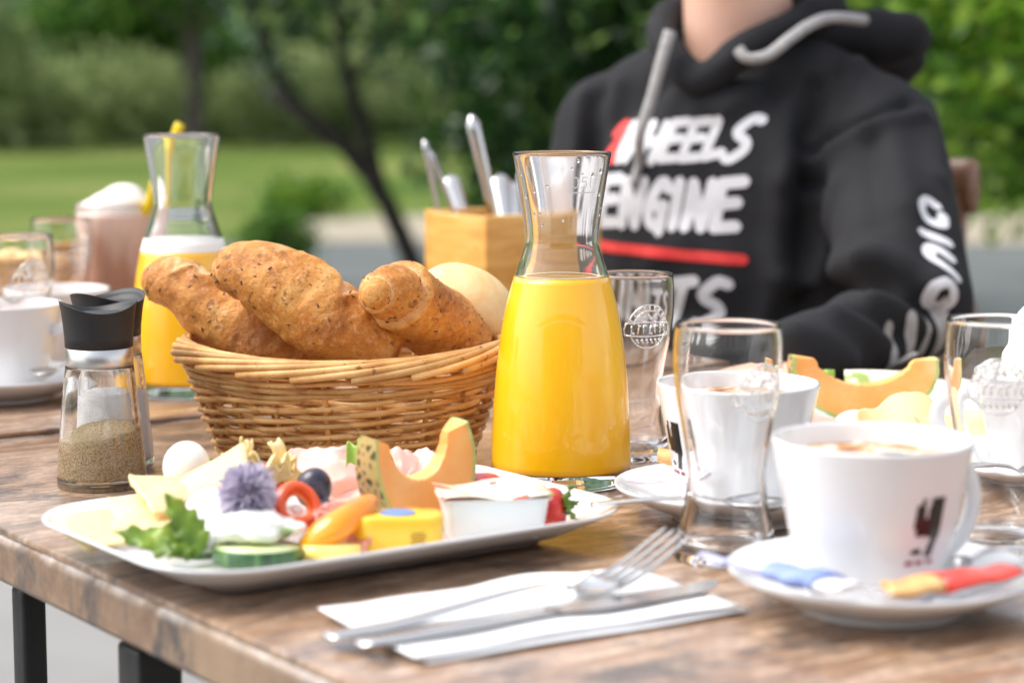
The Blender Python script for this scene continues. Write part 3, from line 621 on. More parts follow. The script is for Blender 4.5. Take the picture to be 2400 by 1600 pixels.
# spoons
q0, q1 = on(2420, 1290, .026), on(2205, 1330, .016); spoon('teaspoon lying behind the near cup on its saucer', (q0[0], q0[1]), (q1[0], q1[1]), .026, .0155)
q0, q1 = on(1385, 1150, .030), on(1700, 1148, .024); spoon('teaspoon across the left rim of the middle saucer', (q0[0], q0[1]), (q0[0]+.105, q0[1]-.012), .0215, .0250)
q0 = on(2300, 1160, .03); spoon('teaspoon on the saucer at the right edge', (S3[0]-.075, S3[1]-.055), (S3[0]-.0, S3[1]-.062), .023, .019)
spoon('teaspoon on the saucer of the left cup', (SL[0]+.085, SL[1]-.015), (SL[0]+.035, SL[1]-.052), .0345, .030)

# ------------------------------------------------------------------ packets on saucers
def packet(name, label, cat, p0, p1, w, th, parts, group=None):
    """flat stick from p0 to p1: parts = [(s0,s1,material,width factor0,width factor1)]"""
    p0, p1 = np.array(p0, float), np.array(p1, float); d = p1-p0; L = np.linalg.norm(d); a = math.atan2(d[1], d[0]); e = math.asin(d[2]/L)
    t = thing(name, label, cat, tuple(p0), 0, group, rot=(0, -e, a))
    for nm, s0, s1, mm, w0, w1, t0, t1 in parts:
        n = 10; xs = np.linspace(s0*L, s1*L, n)
        ws = np.linspace(w0, w1, n)*w; ts = np.linspace(t0, t1, n)*th
        path = [(x, .0008*math.sin(x*400), .0006*math.sin(x*300+1)) for x in xs]
        obj(nm, tube(path, ws, 14, flat=ts/np.maximum(ws, 1e-6)), M[mm], t)
    return t
a0, a1 = on(1640, 1300, .0275), on(1995, 1378, .0260)
packet('sugar_stick', 'blue paper sugar stick lying across the near saucer rim', 'sugar stick', a0, a1, .0095, .0036,
       [('crimped_end', 0, .20, 'paperlilac', .35, .55, .2, .5), ('paper_tube', .20, .52, 'paperlilac', .45, .8, .5, 1), ('printed_sleeve', .50, .86, 'paperblue', .95, 1.15, 1.1, 1.3), ('paper_end', .85, 1.0, 'paperwhite', 1.0, .9, 1.0, .4)])
a0, a1 = on(2062, 1386, .0240), on(2372, 1335, .0285)
packet('biscuit_packet', 'red wrapped biscuit with clear end lying on the near saucer', 'biscuit', a0, a1, .0115, .0040,
       [('biscuit', .06, .42, 'biscuit', .75, .85, .8, .9), ('wrapper', .40, 1.0, 'redfoil', 1.0, .8, 1.1, .5), ('clear_wrapper_end', -.06, .05, 'film', .8, .6, .15, .1)])
a0, a1 = on(1470, 1122, .028), on(1640, 1124, .030)
packet('sugar_sachet', 'white sachet with rose print on the middle saucer', 'sachet', a0, a1, .0100, .0012, [('sachet', 0, 1.0, 'paperrose', .9, 1.05, 1, 1.1)])
a0, a1 = on(1535, 1082, .030)+[0, .02, 0], on(1640, 1086, .030)+[0, .02, 0]
packet('biscuit_packet', 'clear wrapped biscuit behind the rose sachet on the middle saucer', 'biscuit', a0, a1, .0085, .006,
       [('biscuit', .12, .55, 'biscuit', .6, .7, .7, .8), ('wrapper', .56, 1.0, 'redfoil', .8, .8, .9, .6)])

# ------------------------------------------------------------------ shakers
def shaker(label, loc, rz, pepper):
    t = thing('pepper_shaker' if pepper else 'salt_shaker', label, 'shaker', loc, rz, 'table shakers')
    outer = [(.0262, .0), (.0272, .002), (.0270, .010), (.0255, .028), (.0236, .048), (.0216, .066), (.0208, .0725), (.0206, .0745)]
    prof = [(0, .002), (.022, .002), (.025, .0003)]+smooth_prof(outer, 4)+[(.0188, .0745), (.0186, .073), (.0196, .066), (.0215, .048), (.0234, .028), (.0247, .012), (.0235, .007), (0, .006)]
    n = 10   # softly faceted glass
    V, F = lathe(prof, 80)
    V2 = []
    for x, y, z in V:
        r = math.hypot(x, y); a = math.atan2(y, x)
        if r > 1e-6:
            k_ = 1-.020*(.5-.5*math.cos(n*a))*min(1, max(0, (.068-z)/.02)); x, y = x*k_, y*k_
        V2.append((x, y, z))
    obj('glass_body', (V2, F), M['glass'], t)
    lv = .034 if pepper else .050
    def top(x, y): return lv+(.16*x+.10*y if pepper else .03*x)+.0012*fbm((x*90, y*90, 3))
    ri = lambda z: float(np.interp(z, [.006, .012, .028, .048, .066], [.0238, .0247, .0236, .0217, .0198]))
    V, F, seg = [], [], 64
    rows = 14
    for j in range(rows+1):
        for i in range(seg):
            a = 2*math.pi*i/seg; zt = top(.022*math.cos(a), .022*math.sin(a)); z = .0062+(zt-.0062)*j/rows; r = ri(z)*(1-.018*(.5-.5*math.cos(n*a)))+.0002
            V.append((r*math.cos(a), r*math.sin(a), z))
    for j in range(rows):
        for i in range(seg): q = (i+1) % seg; F.append((j*seg+i, j*seg+q, (j+1)*seg+q, (j+1)*seg+i))
    base = rows*seg
    for k_ in range(1, 8):
        for i in range(seg):
            a = 2*math.pi*i/seg; s = 1-k_/8; x, y = V[base+i][0]*s, V[base+i][1]*s; V.append((x, y, top(x, y)))
        o0 = base+(k_-1)*seg; o1_ = base+k_*seg
        for i in range(seg): q = (i+1) % seg; F.append((o0+i, o0+q, o1_+q, o1_+i))
    F.append(tuple(base+7*seg+i for i in range(seg))); F.append(tuple(reversed(range(seg))))
    obj('ground_pepper' if pepper else 'salt', (V, F), M['pepper' if pepper else 'salt'], t)
    if pepper:   # dust clinging inside the glass
        V, F = [], []
        for q in range(1500):
            a = rng.uniform(0, 2*math.pi); z = .034+.036*rng.uniform(0, 1)**1.5; r = ri(z)-.0001-.004*0
            s = rng.uniform(.00010, .00026); e1 = np.array([-math.sin(a), math.cos(a), 0]); p = np.array([r*.985*math.cos(a), r*.985*math.sin(a), z]); i = len(V)
            V += [p-e1*s, p+np.array([0, 0, s]), p+e1*s, p-np.array([0, 0, s])]; F.append((i, i+1, i+2, i+3))
        kind(obj('pepper_dust', (V, F), M['pepperdust'], t, smooth=False), 'stuff')
    obj('steel_collar', lathe([(.0190, .0752), (.0203, .0750), (.0205, .0756), (.0203, .0855), (.0196, .0860)], 64), M['brushed'], t)
    # black cap with saddle-shaped lip
    seg = 72; V, F = [], []
    lip = lambda a: .0032*math.cos(2*a)
    prof = [(.0196, .0858, 0), (.0205, .0862, 0), (.0207, .092, .05), (.0214, .099, .3), (.0223, .1055, .8), (.0234, .1105, 1), (.0237, .1112, 1), (.0232, .1112, 1), (.0216, .1085, .9), (.0200, .1062, .5), (.012, .1055, .1), (.004, .1053, 0)]
    for r, z, k_ in prof:
        for i in range(seg): a = 2*math.pi*i/seg; V.append((r*math.cos(a), r*math.sin(a), z+k_*lip(a)))
    for j in range(len(prof)-1):
        for i in range(seg): q = (i+1) % seg; F.append((j*seg+i, j*seg+q, (j+1)*seg+q, (j+1)*seg+i))
    F.append(tuple((len(prof)-1)*seg+i for i in range(seg)))
    obj('cap', (V, F), M['blackplastic'], t)
    obj('grinder_plate', lathe([(0, .1064), (.0155, .1064), (.016, .1058)], 40), M['blackplastic'], t)
    return t
p = on(240, 1138); shaker('glass pepper shaker with black cap, in front of the salt', (p[0], p[1], .0003), R(20), True)
p = on(262, 1096); shaker('salt shaker half hidden behind the pepper shaker', (p[0], p[1], .0003), R(55), False)

# ------------------------------------------------------------------ bread basket
BX, BY = float(at(808, 900, 1.338)[0]), 1.338
TOPA, TOPB, BOTA, BOTB, BH = .1080, .076, .0800, .044, .074
def bell(z): 
    s = z/BH; k_ = s**.85; return BOTA+(TOPA-BOTA)*k_, BOTB+(TOPB-BOTB)*k_
def bpt(th, z, off=0):
    a, b = bell(z); n = np.array([math.cos(th)/a, math.sin(th)/b]); n /= np.linalg.norm(n)
    zz = z+.0035*math.cos(2*th)*(z/BH)
    return np.array([a*math.cos(th)+n[0]*off, b*math.sin(th)+n[1]*off, zz])
def make_basket(label, loc, rz):
    t = thing('bread_basket', label, 'basket', loc, rz, 'wicker bread baskets')
    NS = 18
    for i in range(NS):
        th = 2*math.pi*(i+.5)/NS
        obj('stake', tube([bpt(th, z, 0) for z in np.linspace(.002, .070, 8)], .0019, 6), M['wicker'], t)
    zrow = []
    z = .0035
    for k_ in range(3): zrow.append((z, 'w')); z += .0035
    while z < .0505: zrow.append((z, 'r')); z += .0034
    for k_ in range(5): zrow.append((z, 'w')); z += .0031
    for j, (z, ty) in enumerate(zrow):
        n = NS*10; P = []
        ph = rng.uniform(0, 6); dz = .0007
        rad = .0020 if ty == 'r' else .0018
        for i in range(n):
            th = 2*math.pi*i/n
            if ty == 'r': off = .0030*math.cos(NS/2*th+math.pi*(j % 2)+math.pi/2)*1.05
            else: off = .0022+.0012*math.cos(NS/3*th+2.1*j)
            zz = z+dz*math.sin(2*th+ph)+.0005*math.sin(5*th+ph*2)+(.0009*math.cos(NS/2*th+math.pi*(j % 2)) if ty == 'r' else .0011*math.sin(NS/3*th+2.1*j))
            P.append(bpt(th, max(zz, .0022), off))
        rr = [rad*(1+.10*math.sin(9*2*math.pi*i/n+ph)) for i in range(n)]
        obj('strand', tube(P, rr, 6, closed=True), M['wicker'], t)
    for i in range(NS):   # rolled border: every border rod climbs over the rim
        th0 = 2*math.pi*i/NS; P = []
        for q in np.linspace(0, 1, 22):
            th = th0+q*2*math.pi/NS*4.6
            z = .0650+.0105*math.sin(math.pi*min(q*1.05, 1)*.60); off = .0062*math.cos(math.pi*q*.95)+.0012
            P.append(bpt(th, z, off))
        obj('border_rod', tube(P, np.linspace(.0026, .0022, 22), 6), M['wicker'], t)
    for s in (-1, 1):
        for q in range(3):
            pass
    V, F = [], []
    obj('base', merge(*[tube([np.array([x, -BOTB*.98*math.sqrt(max(0, 1-(x/BOTA)**2)), .0035+.0012*(i % 2)]), np.array([x, BOTB*.98*math.sqrt(max(0, 1-(x/BOTA)**2)), .0035+.0012*((i+1) % 2)])], .0018, 6) for i, x in enumerate(np.linspace(-BOTA*.95, BOTA*.95, 34))]), M['wicker'], t)
    return t
make_basket('oval wicker basket full of rolls beside the front carafe', (BX, BY, .0003), R(-6))
p = at(45, 640, 2.11); bk2 = make_basket('blurred wicker basket of rolls at the left edge of the rear table', (p[0], 2.11, Z2+.0003), R(30))

def roll(name, label, path, rads, matn, seeds=0, seam=None, squash=1.0, twist=0.0, amp=.10, split=None, group='bread rolls in the basket'):
    P = spline(path, 16); n = len(P); rr = spline([(r_, 0) for r_ in rads], 16)[:, 0]; rr = np.interp(np.linspace(0, 1, n), np.linspace(0, 1, len(rr)), rr); crack = np.zeros(n*36+2)
    base = P.mean(0); sides = 36
    V, F = tube(P-base, rr, sides, caps=False)
    V = np.array(V); Tn = np.gradient(P, axis=0); Tn /= np.linalg.norm(Tn, axis=1)[:, None]
    for i in range(n):
        c = P[i]-base
        for k_ in range(sides):
            j = i*sides+k_; d = V[j]-c; L = np.linalg.norm(d)
            if L < 1e-7: continue
            ang = 2*math.pi*k_/sides
            nz = 1+amp*fbm(V[j]*38+base*9, 4)+.035*fbm(V[j]*140+base*5, 3)
            if seam:
                for (s0, slope, dep) in seam:      # spiral creases of the rolled dough
                    ph = (i/(n-1)-s0)-slope*math.sin(ang+twist)+.008*fbm(V[j]*60); nz -= dep*math.exp(-(ph/.013)**2); nz += dep*.55*math.exp(-((ph-.045)/.035)**2); crack[j] = max(crack[j], .55*math.exp(-((ph-.004)/.010)**2))
            if split:
                sa, sb, an0, wd = split; sv = i/(n-1)
                if sa-.1 < sv < sb+.1:
                    en = max(0, math.sin(math.pi*min(1, max(0, (sv-sa+.1)/(sb-sa+.2))))); dd = ang-R(an0)-.35*math.sin(sv*13)-.5*fbm((sv*20, 1, base[0]*30))
                    nz += en*(.13*math.exp(-((dd+wd*1.5)/(wd*.7))**2)-.09*math.exp(-(dd/wd)**2)+.03*math.exp(-(dd/wd)**2)*fbm(V[j]*400)); crack[j] = max(crack[j], en*.75*math.exp(-(dd/wd)**2))
            V[j] = c+d*nz*np.array([1, 1, squash])
    e0, e1 = P[0]-base-Tn[0]*rr[0]*.35, P[-1]-base+Tn[-1]*rr[-1]*.35
    V = list(V)+[e0, e1]; m_ = n*sides
    for k_ in range(sides):
        q = (k_+1) % sides; F.append((m_, q, k_)); F.append((m_+1, (n-1)*sides+k_, (n-1)*sides+q))
    t = thing(name, label, 'bread roll', tuple(base), 0, group)
    oc = obj('crust', (V, F), M[matn], t, sub=1); at_ = oc.data.attributes.new('crack', 'FLOAT', 'POINT'); at_.data.foreach_set('value', np.clip(crack, 0, 1).astype(np.float32))
    if seeds:
        parts = []
        for _ in range(seeds):
            j = rng.integers(2*sides, (n-2)*sides); p = np.array(V[j]); c = P[j//sides]-base; nr = p-c; nr /= np.linalg.norm(nr)+1e-9
            q = Vector(nr).to_track_quat('Z', 'Y').to_matrix().to_4x4(); sz = rng.uniform(.0007, .0013)
            parts.append(xf(ellipsoid((0, 0, 0), (sz*.6, sz*1.7, sz*.4), 6, 5), Matrix.Translation(p) @ q @ Matrix.Rotation(rng.uniform(0, 3), 4, 'Z')))
        kind(obj('seed', merge(*parts), M['seed'], t), 'stuff')
    return t
roll('seeded_roll', 'seeded brown roll at the left of the basket, lowest tip', [at(342, 655, 1.375), at(372, 658, 1.372), at(430, 672, 1.366), at(520, 742, 1.355), at(620, 800, 1.345), at(720, 850, 1.34)],
     [.0075, .0150, .0190, .0215, .0225, .019], 'crust', 50, [(.13, .04, .13)], 1.0, split=(.34, .52, 85, .22))
roll('seeded_roll', 'largest seeded brown roll, second from the left in the basket', [at(512, 655, 1.325), at(545, 640, 1.322), at(600, 640, 1.318), at(690, 690, 1.31), at(790, 762, 1.305), at(905, 840, 1.31)],
     [.0085, .0165, .0225, .0262, .0272, .0235], 'crust', 60, [(.11, .03, .16)], 1.0, split=(.52, .80, 88, .22))
roll('seeded_roll', 'seeded brown roll pointing at the viewer in the middle of the basket', [at(872, 692, 1.262), at(885, 690, 1.275), at(915, 690, 1.288), at(960, 712, 1.305), at(1040, 772, 1.325), at(1110, 825, 1.335)],
     [.0060, .0125, .0195, .0235, .0245, .0200], 'crust', 60, [(.15, .02, .12), (.42, .05, .20)], 1.0, .8)
def bun(label, c, r, rot, group='bread rolls in the basket'):
    V, F = ellipsoid((0, 0, 0), r, 56, 36); out = []
    for p in V:
        p = np.array(p); q = p/np.array(r); k_ = 1+.035*fbm(p*30+np.array(c)*7, 3)+.008*fbm(p*160, 2)-.05*math.exp(-(q[1]/.10)**2)*max(0, q[2])**2*.5; out.append(p*k_)
    o = obj('wheat_roll', (out, F), M['palecrust'], loc=tuple(c), rot=rot); return tag(o, label, 'bread roll', group)
bun('smooth pale wheat roll leaning on the right side of the basket', at(1098, 722, 1.372), (.0370, .030, .0275), (0, R(32), R(10)))
bun('pale wheat roll peeking out between the seeded rolls', at(838, 742, 1.400), (.024, .020, .0165), (0, R(8), 0))
bun('pale roll on the left in the blurred rear basket', at(12, 632, 2.11), (.036, .028, .030), (0, R(-15), R(20)), 'rolls in the rear basket')
bun('pale roll on the right in the blurred rear basket', at(90, 640, 2.10), (.034, .027, .026), (0, R(20), R(-10)), 'rolls in the rear basket')

# ------------------------------------------------------------------ breakfast platter
PLC, PLR = np.array([-.094, 1.063]), R(36)
def rrect(a, b, r, n=10):
    out = []
    for cx, cy, a0 in ((a-r, b-r, 0), (-(a-r), b-r, 90), (-(a-r), -(b-r), 180), (a-r, -(b-r), 270)):
        for i in range(n+1): t = R(a0+90*i/n); out.append((cx+r*math.cos(t), cy+r*math.sin(t)))
    return out
def platter(label, loc, rz, a, b, r):
    prof = [(.055, .0085), (.040, .0088), (.026, .0100), (.012, .0150), (.003, .0205), (.0010, .0214), (0, .0212), (0, .0202), (.003, .0185), (.014, .0125), (.028, .0060), (.036, .0035), (.040, .0005), (.046, .0004), (.049, .0045)]
    V, F = [], []; m_ = len(rrect(a, b, r))
    for ins, z in prof: V += [(x, y, z) for x, y in rrect(a-ins, b-ins, max(r-ins*.8, .006))]
    for j in range(len(prof)-1):
        for i in range(m_): q = (i+1) % m_; F.append((j*m_+i, (j+1)*m_+i, (j+1)*m_+q, j*m_+q))
    F.append(tuple(range(m_))); F.append(tuple((len(prof)-1)*m_+i for i in reversed(range(m_))))
    o = obj('serving_platter', (V, F), M['ceramic'], loc=loc, rot=(0, 0, rz)); return tag(o, label, 'plate', 'serving platters')
platter('white rectangular platter of cheese, fruit and vegetables', (PLC[0], PLC[1], .0003), PLR, .138, .099, .048)
PZ = .0095
def food(name, label, cat, vf, m, loc, rot=(0, 0, 0), **kw):
    g = kw.pop('group', None); o = obj(name, vf, M[m], loc=tuple(loc), rot=rot, **kw); return tag(o, label, cat, g)
# cheese slices
def slice_vf(w, h, amp, seed, fold=0.0, nx=22, ny=22):
    def fn(u, v):
        x, y = (u-.5)*w, (v-.5)*h; z = amp*fbm((u*1.6+seed, v*1.6, seed), 2)+amp*.5*math.sin(u*5+seed)*v
        if fold: z += fold*max(0, u-.45)**1.3*8*.1+.0; 
        e = .0012*fbm((u*9, v*9, seed)); return (x+e, y+e, z)
    return grid(fn, nx, ny)
def face(px, py, z): return on(px, py, z)
food('cheese_slice', 'pale cheese slice lying at the left corner of the platter', 'cheese', slice_vf(.085, .055, .004, 1.3), 'cheese', face(345, 1215, .0190), (R(4), R(-8), R(30)), solid=.0020)
food('cheese_slice', 'folded cheese slice in the middle of the cheese pile', 'cheese', slice_vf(.075, .055, .006, 4.1, .05), 'cheese', face(425, 1195, .0205), (R(14), R(-4), R(12)), solid=.0020)
food('cheese_slice', 'topmost cheese slice under the mozzarella ball', 'cheese', slice_vf(.060, .045, .005, 7.7), 'cheese', face(455, 1160, .0265), (R(16), R(3), R(28)), solid=.0020)
food('mozzarella_ball', 'small white mozzarella ball on the cheese at the back left', 'mozzarella', ellipsoid((0, 0, 0), (.0130, .0125, .0140), 28, 18), 'mozz', at(437, 1092, 1.108), (R(5), R(8), 0))
food('tomato_slice', 'thin red tomato slice tucked under the mozzarella ball', 'tomato', lathe([(0, .001), (.009, .001), (.0095, 0), (.009, -.001), (0, -.001)], 24), 'redpep', at(487, 1120, 1.100), (R(30), R(15), 0))
food('herb_leaf', 'tiny green leaf beside the mozzarella ball', 'herb', grid(lambda u, v: ((u-.5)*.010*math.sin(math.pi*v*.95+.1), 0, (v-.5)*.016), 4, 6), 'herb', at(498, 1108, 1.115), (R(-20), 0, R(20)), solid=.0006)
# ruffled cheese rosette
def ros(u, v):
    a = u*2*math.pi*2.2; r = .004+.016*v*(1+.1*math.sin(a*3)); return (r*math.cos(a), r*math.sin(a), .013*v+.0035*math.sin(a*5.3+v*2)*v+.003*math.sin(a*11)*v)
food('cheese_rosette', 'ruffled shaved cheese rosette behind the chive blossom', 'cheese', grid(ros, 150, 10), 'cheese', at(605, 1142, 1.100), (R(-12), 0, 0), solid=.0008)
for i, (px, py, a, b, lab) in enumerate([(545, 1098, 20, -18, 'upright cheese shaving left of the chive blossom'), (672, 1104, -35, 24, 'slanting cheese shaving right of the chive blossom')]):
    food('cheese_shaving', lab, 'cheese', grid(lambda u, v: ((u-.5)*.017*(1-.6*v)+.002*math.sin(v*9), .003*math.sin(u*7+i), (v-.3)*.030+.0010*math.sin(u*14)*v), 12, 12), 'cheese', at(px, py+14, 1.108), (R(10), R(-b), R(a)), solid=.0008)
food('tomato_wedge', 'red tomato wedge behind the chive blossom', 'tomato', ellipsoid((0, 0, 0), (.014, .008, .008), 20, 12), 'redpep', at(632, 1118, 1.122))
# radish slices
t = thing('radish_slice', 'white radish slice with red skin behind the herb leaf', 'radish', tuple(at(492, 1205, 1.040)), rot=(R(62), R(-14), R(-6)))
obj('flesh', lathe([(0, .0010), (.0148, .0010), (.0150, 0), (.0148, -.0010), (0, -.0010)], 36), M['radish'], t); obj('skin', lathe([(.0149, .0011), (.0155, .0009), (.0155, -.0009), (.0149, -.0011)], 36), M['radskin'], t)
# cucumber
def cucumber(label, loc, rot, r=.0222, h=.0075):
    t = thing('cucumber_slice', label, 'cucumber', loc, 0, 'cucumber slices', rot)
    obj('flesh', lathe([(0, -h/2), (r*.97, -h/2), (r*.975, h/2-.0002), (0, h/2)], 48), M['cucflesh'], t); obj('skin', lathe([(r*.96, -h/2-.0003), (r*.995, -h/2+.0004), (r, 0), (r*.995, h/2-.0004), (r*.972, h/2+.0001)], 48), M['cucskin'], t)
c1 = on(594, 1326, .0135); cucumber('thick cucumber slice under the cream cheese at the front', (c1[0], c1[1]+.016, .0160), (R(-3), R(1), 0))
c2 = on(440, 1288, .012); cucumber('cucumber slice leaning half hidden under the herb leaf', (c2[0]+.004, c2[1]+.010, .0150), (R(16), R(8), R(20)), .019, .005)
# cream cheese
bl = []
for _ in range(34):
    a = rng.uniform(0, 6.28); q = rng.uniform(0, 1)**.6; x, y = .0225*q*math.cos(a), .014*q*math.sin(a); z = .003+.012*(1-q)*rng.uniform(.5, 1.1); s = rng.uniform(.0045, .0085)
    bl.append(ellipsoid((x, y, z), (s, s*.9, s*.75), 12, 8))
bl += [ellipsoid((-.024, -.008, -.002), (.006, .006, .007)), ellipsoid((.024, -.004, .006), (.006, .006, .004)), ellipsoid((0, 0, .002), (.022, .014, .006)), ellipsoid((-.018, -.009, .001), (.009, .006, .006))]
v, f, nn = fused(bl, .0016, 2, .5); v[:, 2] *= .78; v = v+nn*(np.array([.0011*fbm(p*170, 3) for p in v]))[:, None]
c3 = on(568, 1262, .024); food('cream_cheese', 'lumpy white herb cream cheese dollop under the chive blossom', 'cream cheese', (v, f), 'quark', (c3[0], c3[1]+.018, .0215), (0, 0, R(4)))
# chive blossom
V, F = [], []
for i in range(430):
    zc = 1-2*(i+.5)/430; a = i*2.39996; s_ = math.sqrt(max(0, 1-zc*zc)); d = np.array([s_*math.cos(a), s_*math.sin(a), zc])+rng.normal(0, .08, 3); d /= np.linalg.norm(d)
    if d[2] < -.75: continue
    e1 = np.cross(d, rng.normal(0, 1, 3)); e1 /= np.linalg.norm(e1); e2 = np.cross(d, e1); L0, L1 = .005, .0168*rng.uniform(.78, 1.10); w_ = .0011
    for k_ in range(3):
        aa = k_*2.09; e = e1*math.cos(aa)+e2*math.sin(aa); g_ = e*.0012; i0 = len(V); nrm = np.cross(d, e)
        V += [d*L0, d*(L0+L1)*.5+g_+nrm*w_, d*L1+g_*1.9, d*(L0+L1)*.5+g_-nrm*w_]; F.append((i0, i0+1, i0+2, i0+3))
t = thing('chive_blossom', 'purple chive blossom on top of the cream cheese', 'flower', tuple(at(578, 1154, 1.012)))
kind(obj('petal', (V, F), M['chive'], t, smooth=False), 'stuff'); obj('flower_base', ellipsoid((0, 0, 0), (.0065, .0065, .0065), 16, 10), M['chive'], t)
# herb leaf, serrated
def herb(L, W, n, bend, seed):
    V, F = [], []; N = 40
    for i in range(N+1):
        s = i/N; w_ = W*math.sin(math.pi*min(1, s**.8*.98+.02))**.8*(1-.25*s)*(1+.55*(abs(((s*n) % 1)-.15)-.4))
        for j, sg in enumerate((-1, -.5, 0, .5, 1)): V.append((L*s, sg*w_, bend*s*s*L+.10*w_*abs(sg)+.0016*math.sin(s*20+sg*2)*abs(sg)))
    for i in range(N):
        for j in range(4): F.append((i*5+j, i*5+j+1, (i+1)*5+j+1, (i+1)*5+j))
    return V, F
t = thing('parsley_leaf', 'serrated green herb leaf at the front left of the platter', 'herb', tuple(on(470, 1300, .020)+[0, .012, 0]))
obj('leaflet', herb(.046, .0105, 6, .10, 1), M['herb'], t, solid=.0005, rot=(R(-35), R(-6), R(172))); obj('leaflet', herb(.034, .009, 5, .1, 2), M['herb'], t, solid=.0005, rot=(R(-40), R(-48), R(155))); obj('leaflet', herb(.022, .007, 4, .1, 2), M['herb'], t, solid=.0005, rot=(R(-30), R(-12), R(200)))
# peppers
def torus(Ra, Rb, ra, rb, n=44, s=14, wob=.0):
    P = [(Ra*math.cos(2*math.pi*i/n)*(1+wob*math.cos(3*2*math.pi*i/n+.6)), Rb*math.sin(2*math.pi*i/n)*(1+wob*math.cos(3*2*math.pi*i/n+.6)), 0) for i in range(n)]
    return tube(P, ra, s, closed=True, flat=rb)
t = thing('pepper_ring', 'glossy red pepper ring leaning against the chive blossom', 'pepper', tuple(at(694, 1188, 1.030)), rot=(R(58), R(22), R(16)))
obj('skin', torus(.0100, .0098, .0036, 1.55, wob=.05), M['redpep'], t); obj('pith', torus(.0072, .0070, .0014, 1.6, wob=.06), M['redpepin'], t); obj('seed_core', ellipsoid((.001, -.001, -.001), (.0032, .0028, .0022), 12, 8), M['radish'], t)
def strip(path, w, th, up=(0, 0, 1), taper=True):
    P = spline(path, 8); n = len(P); k_ = np.array([max(.25, math.sin(math.pi*(.06+.88*i/(n-1)))**.5) for i in range(n)]); return tube(P, w*k_, 18, flat=th/w, up=up)
b_ = at(708, 1278, 1.000); pth = [b_*0, at(738, 1262, .992)-b_, at(788, 1232, .994)-b_, at(838, 1196, 1.008)-b_, at(872, 1168, 1.020)-b_]
food('pepper_strip', 'orange yellow pepper strip slanting up towards the melon', 'pepper', strip(pth, .0085, .0060, up=(0, -.6, .8)), 'yelpep', b_)
# grapes
food('grape', 'large dark blue grape behind the red pepper ring', 'grape', ellipsoid((0, 0, 0), (.0098, .0098, .0112), 26, 18), 'grape', at(735, 1143, 1.062), (R(20), R(14), 0), group='dark grapes')
food('grape', 'second dark grape below, mostly hidden by the pepper', 'grape', ellipsoid((0, 0, 0), (.0088, .0088, .0098), 26, 18), 'grape', at(757, 1207, 1.050), (R(60), R(14), 0), group='dark grapes')
# ham and salami
def ham_fold(w, h, folds, amp, seed):
    def fn(u, v):
        x = (u-.5)*w; y = (v-.5)*h*.5+amp*math.sin(u*folds*math.pi+seed)*(.4+.6*v); z = (v)*h*.55+.003*fbm((u*4, v*3, seed)); return (x+.004*math.sin(v*5+seed), y, z)
    return grid(fn, 46, 16)
def ham(label, loc, rot, w, h, folds, amp, seed):
    food('ham_slice', label, 'ham', ham_fold(w, h, folds, amp, seed), 'ham', loc, rot, solid=.0016)
ham('folded pink ham slice at the back, left of the melon', on(792, 1150, .012), (R(-12), 0, R(8)), .050, .046, 2.2, .006, 1)
ham('crumpled darker ham slice in front beside the melon rind', on(815, 1200, .012), (R(-18), R(4), R(-6)), .042, .034, 2.8, .006, 3)
ham('pale ham roll showing through the melon crescent', on(975, 1150, .014), (R(-5), 0, R(-10)), .030, .040, 1.6, .007, 5)
def salami(label, loc, rot, seed): food('salami_slice', label, 'salami', grid(lambda u, v: (.017*v*math.cos(6.2832*u), .017*v*math.sin(6.2832*u), .004*v*v*math.cos(2*6.2832*u+seed)), 36, 8), 'salami', loc, rot, solid=.0012)
salami('salami slice beside the grapes under the ham', on(815, 1230, .022), (R(40), R(10), 0), 0); salami('salami slice between pepper strip and butter tub', on(822, 1300, .014)+[-.006, .014, .004], (R(38), R(-12), 0), 1)
# yellow fruit wedge
V, F = lathe([(0, .0), (.017, 0), (.0175, .001), (.0165, .0055), (0, .007)], 36); food('fruit_slice', 'flat yellow fruit slice at the front right of the cucumber', 'fruit', (V, F), 'pineapple', on(765, 1326, .010)+[0, .014, .0025], (R(-5), 0, 0))
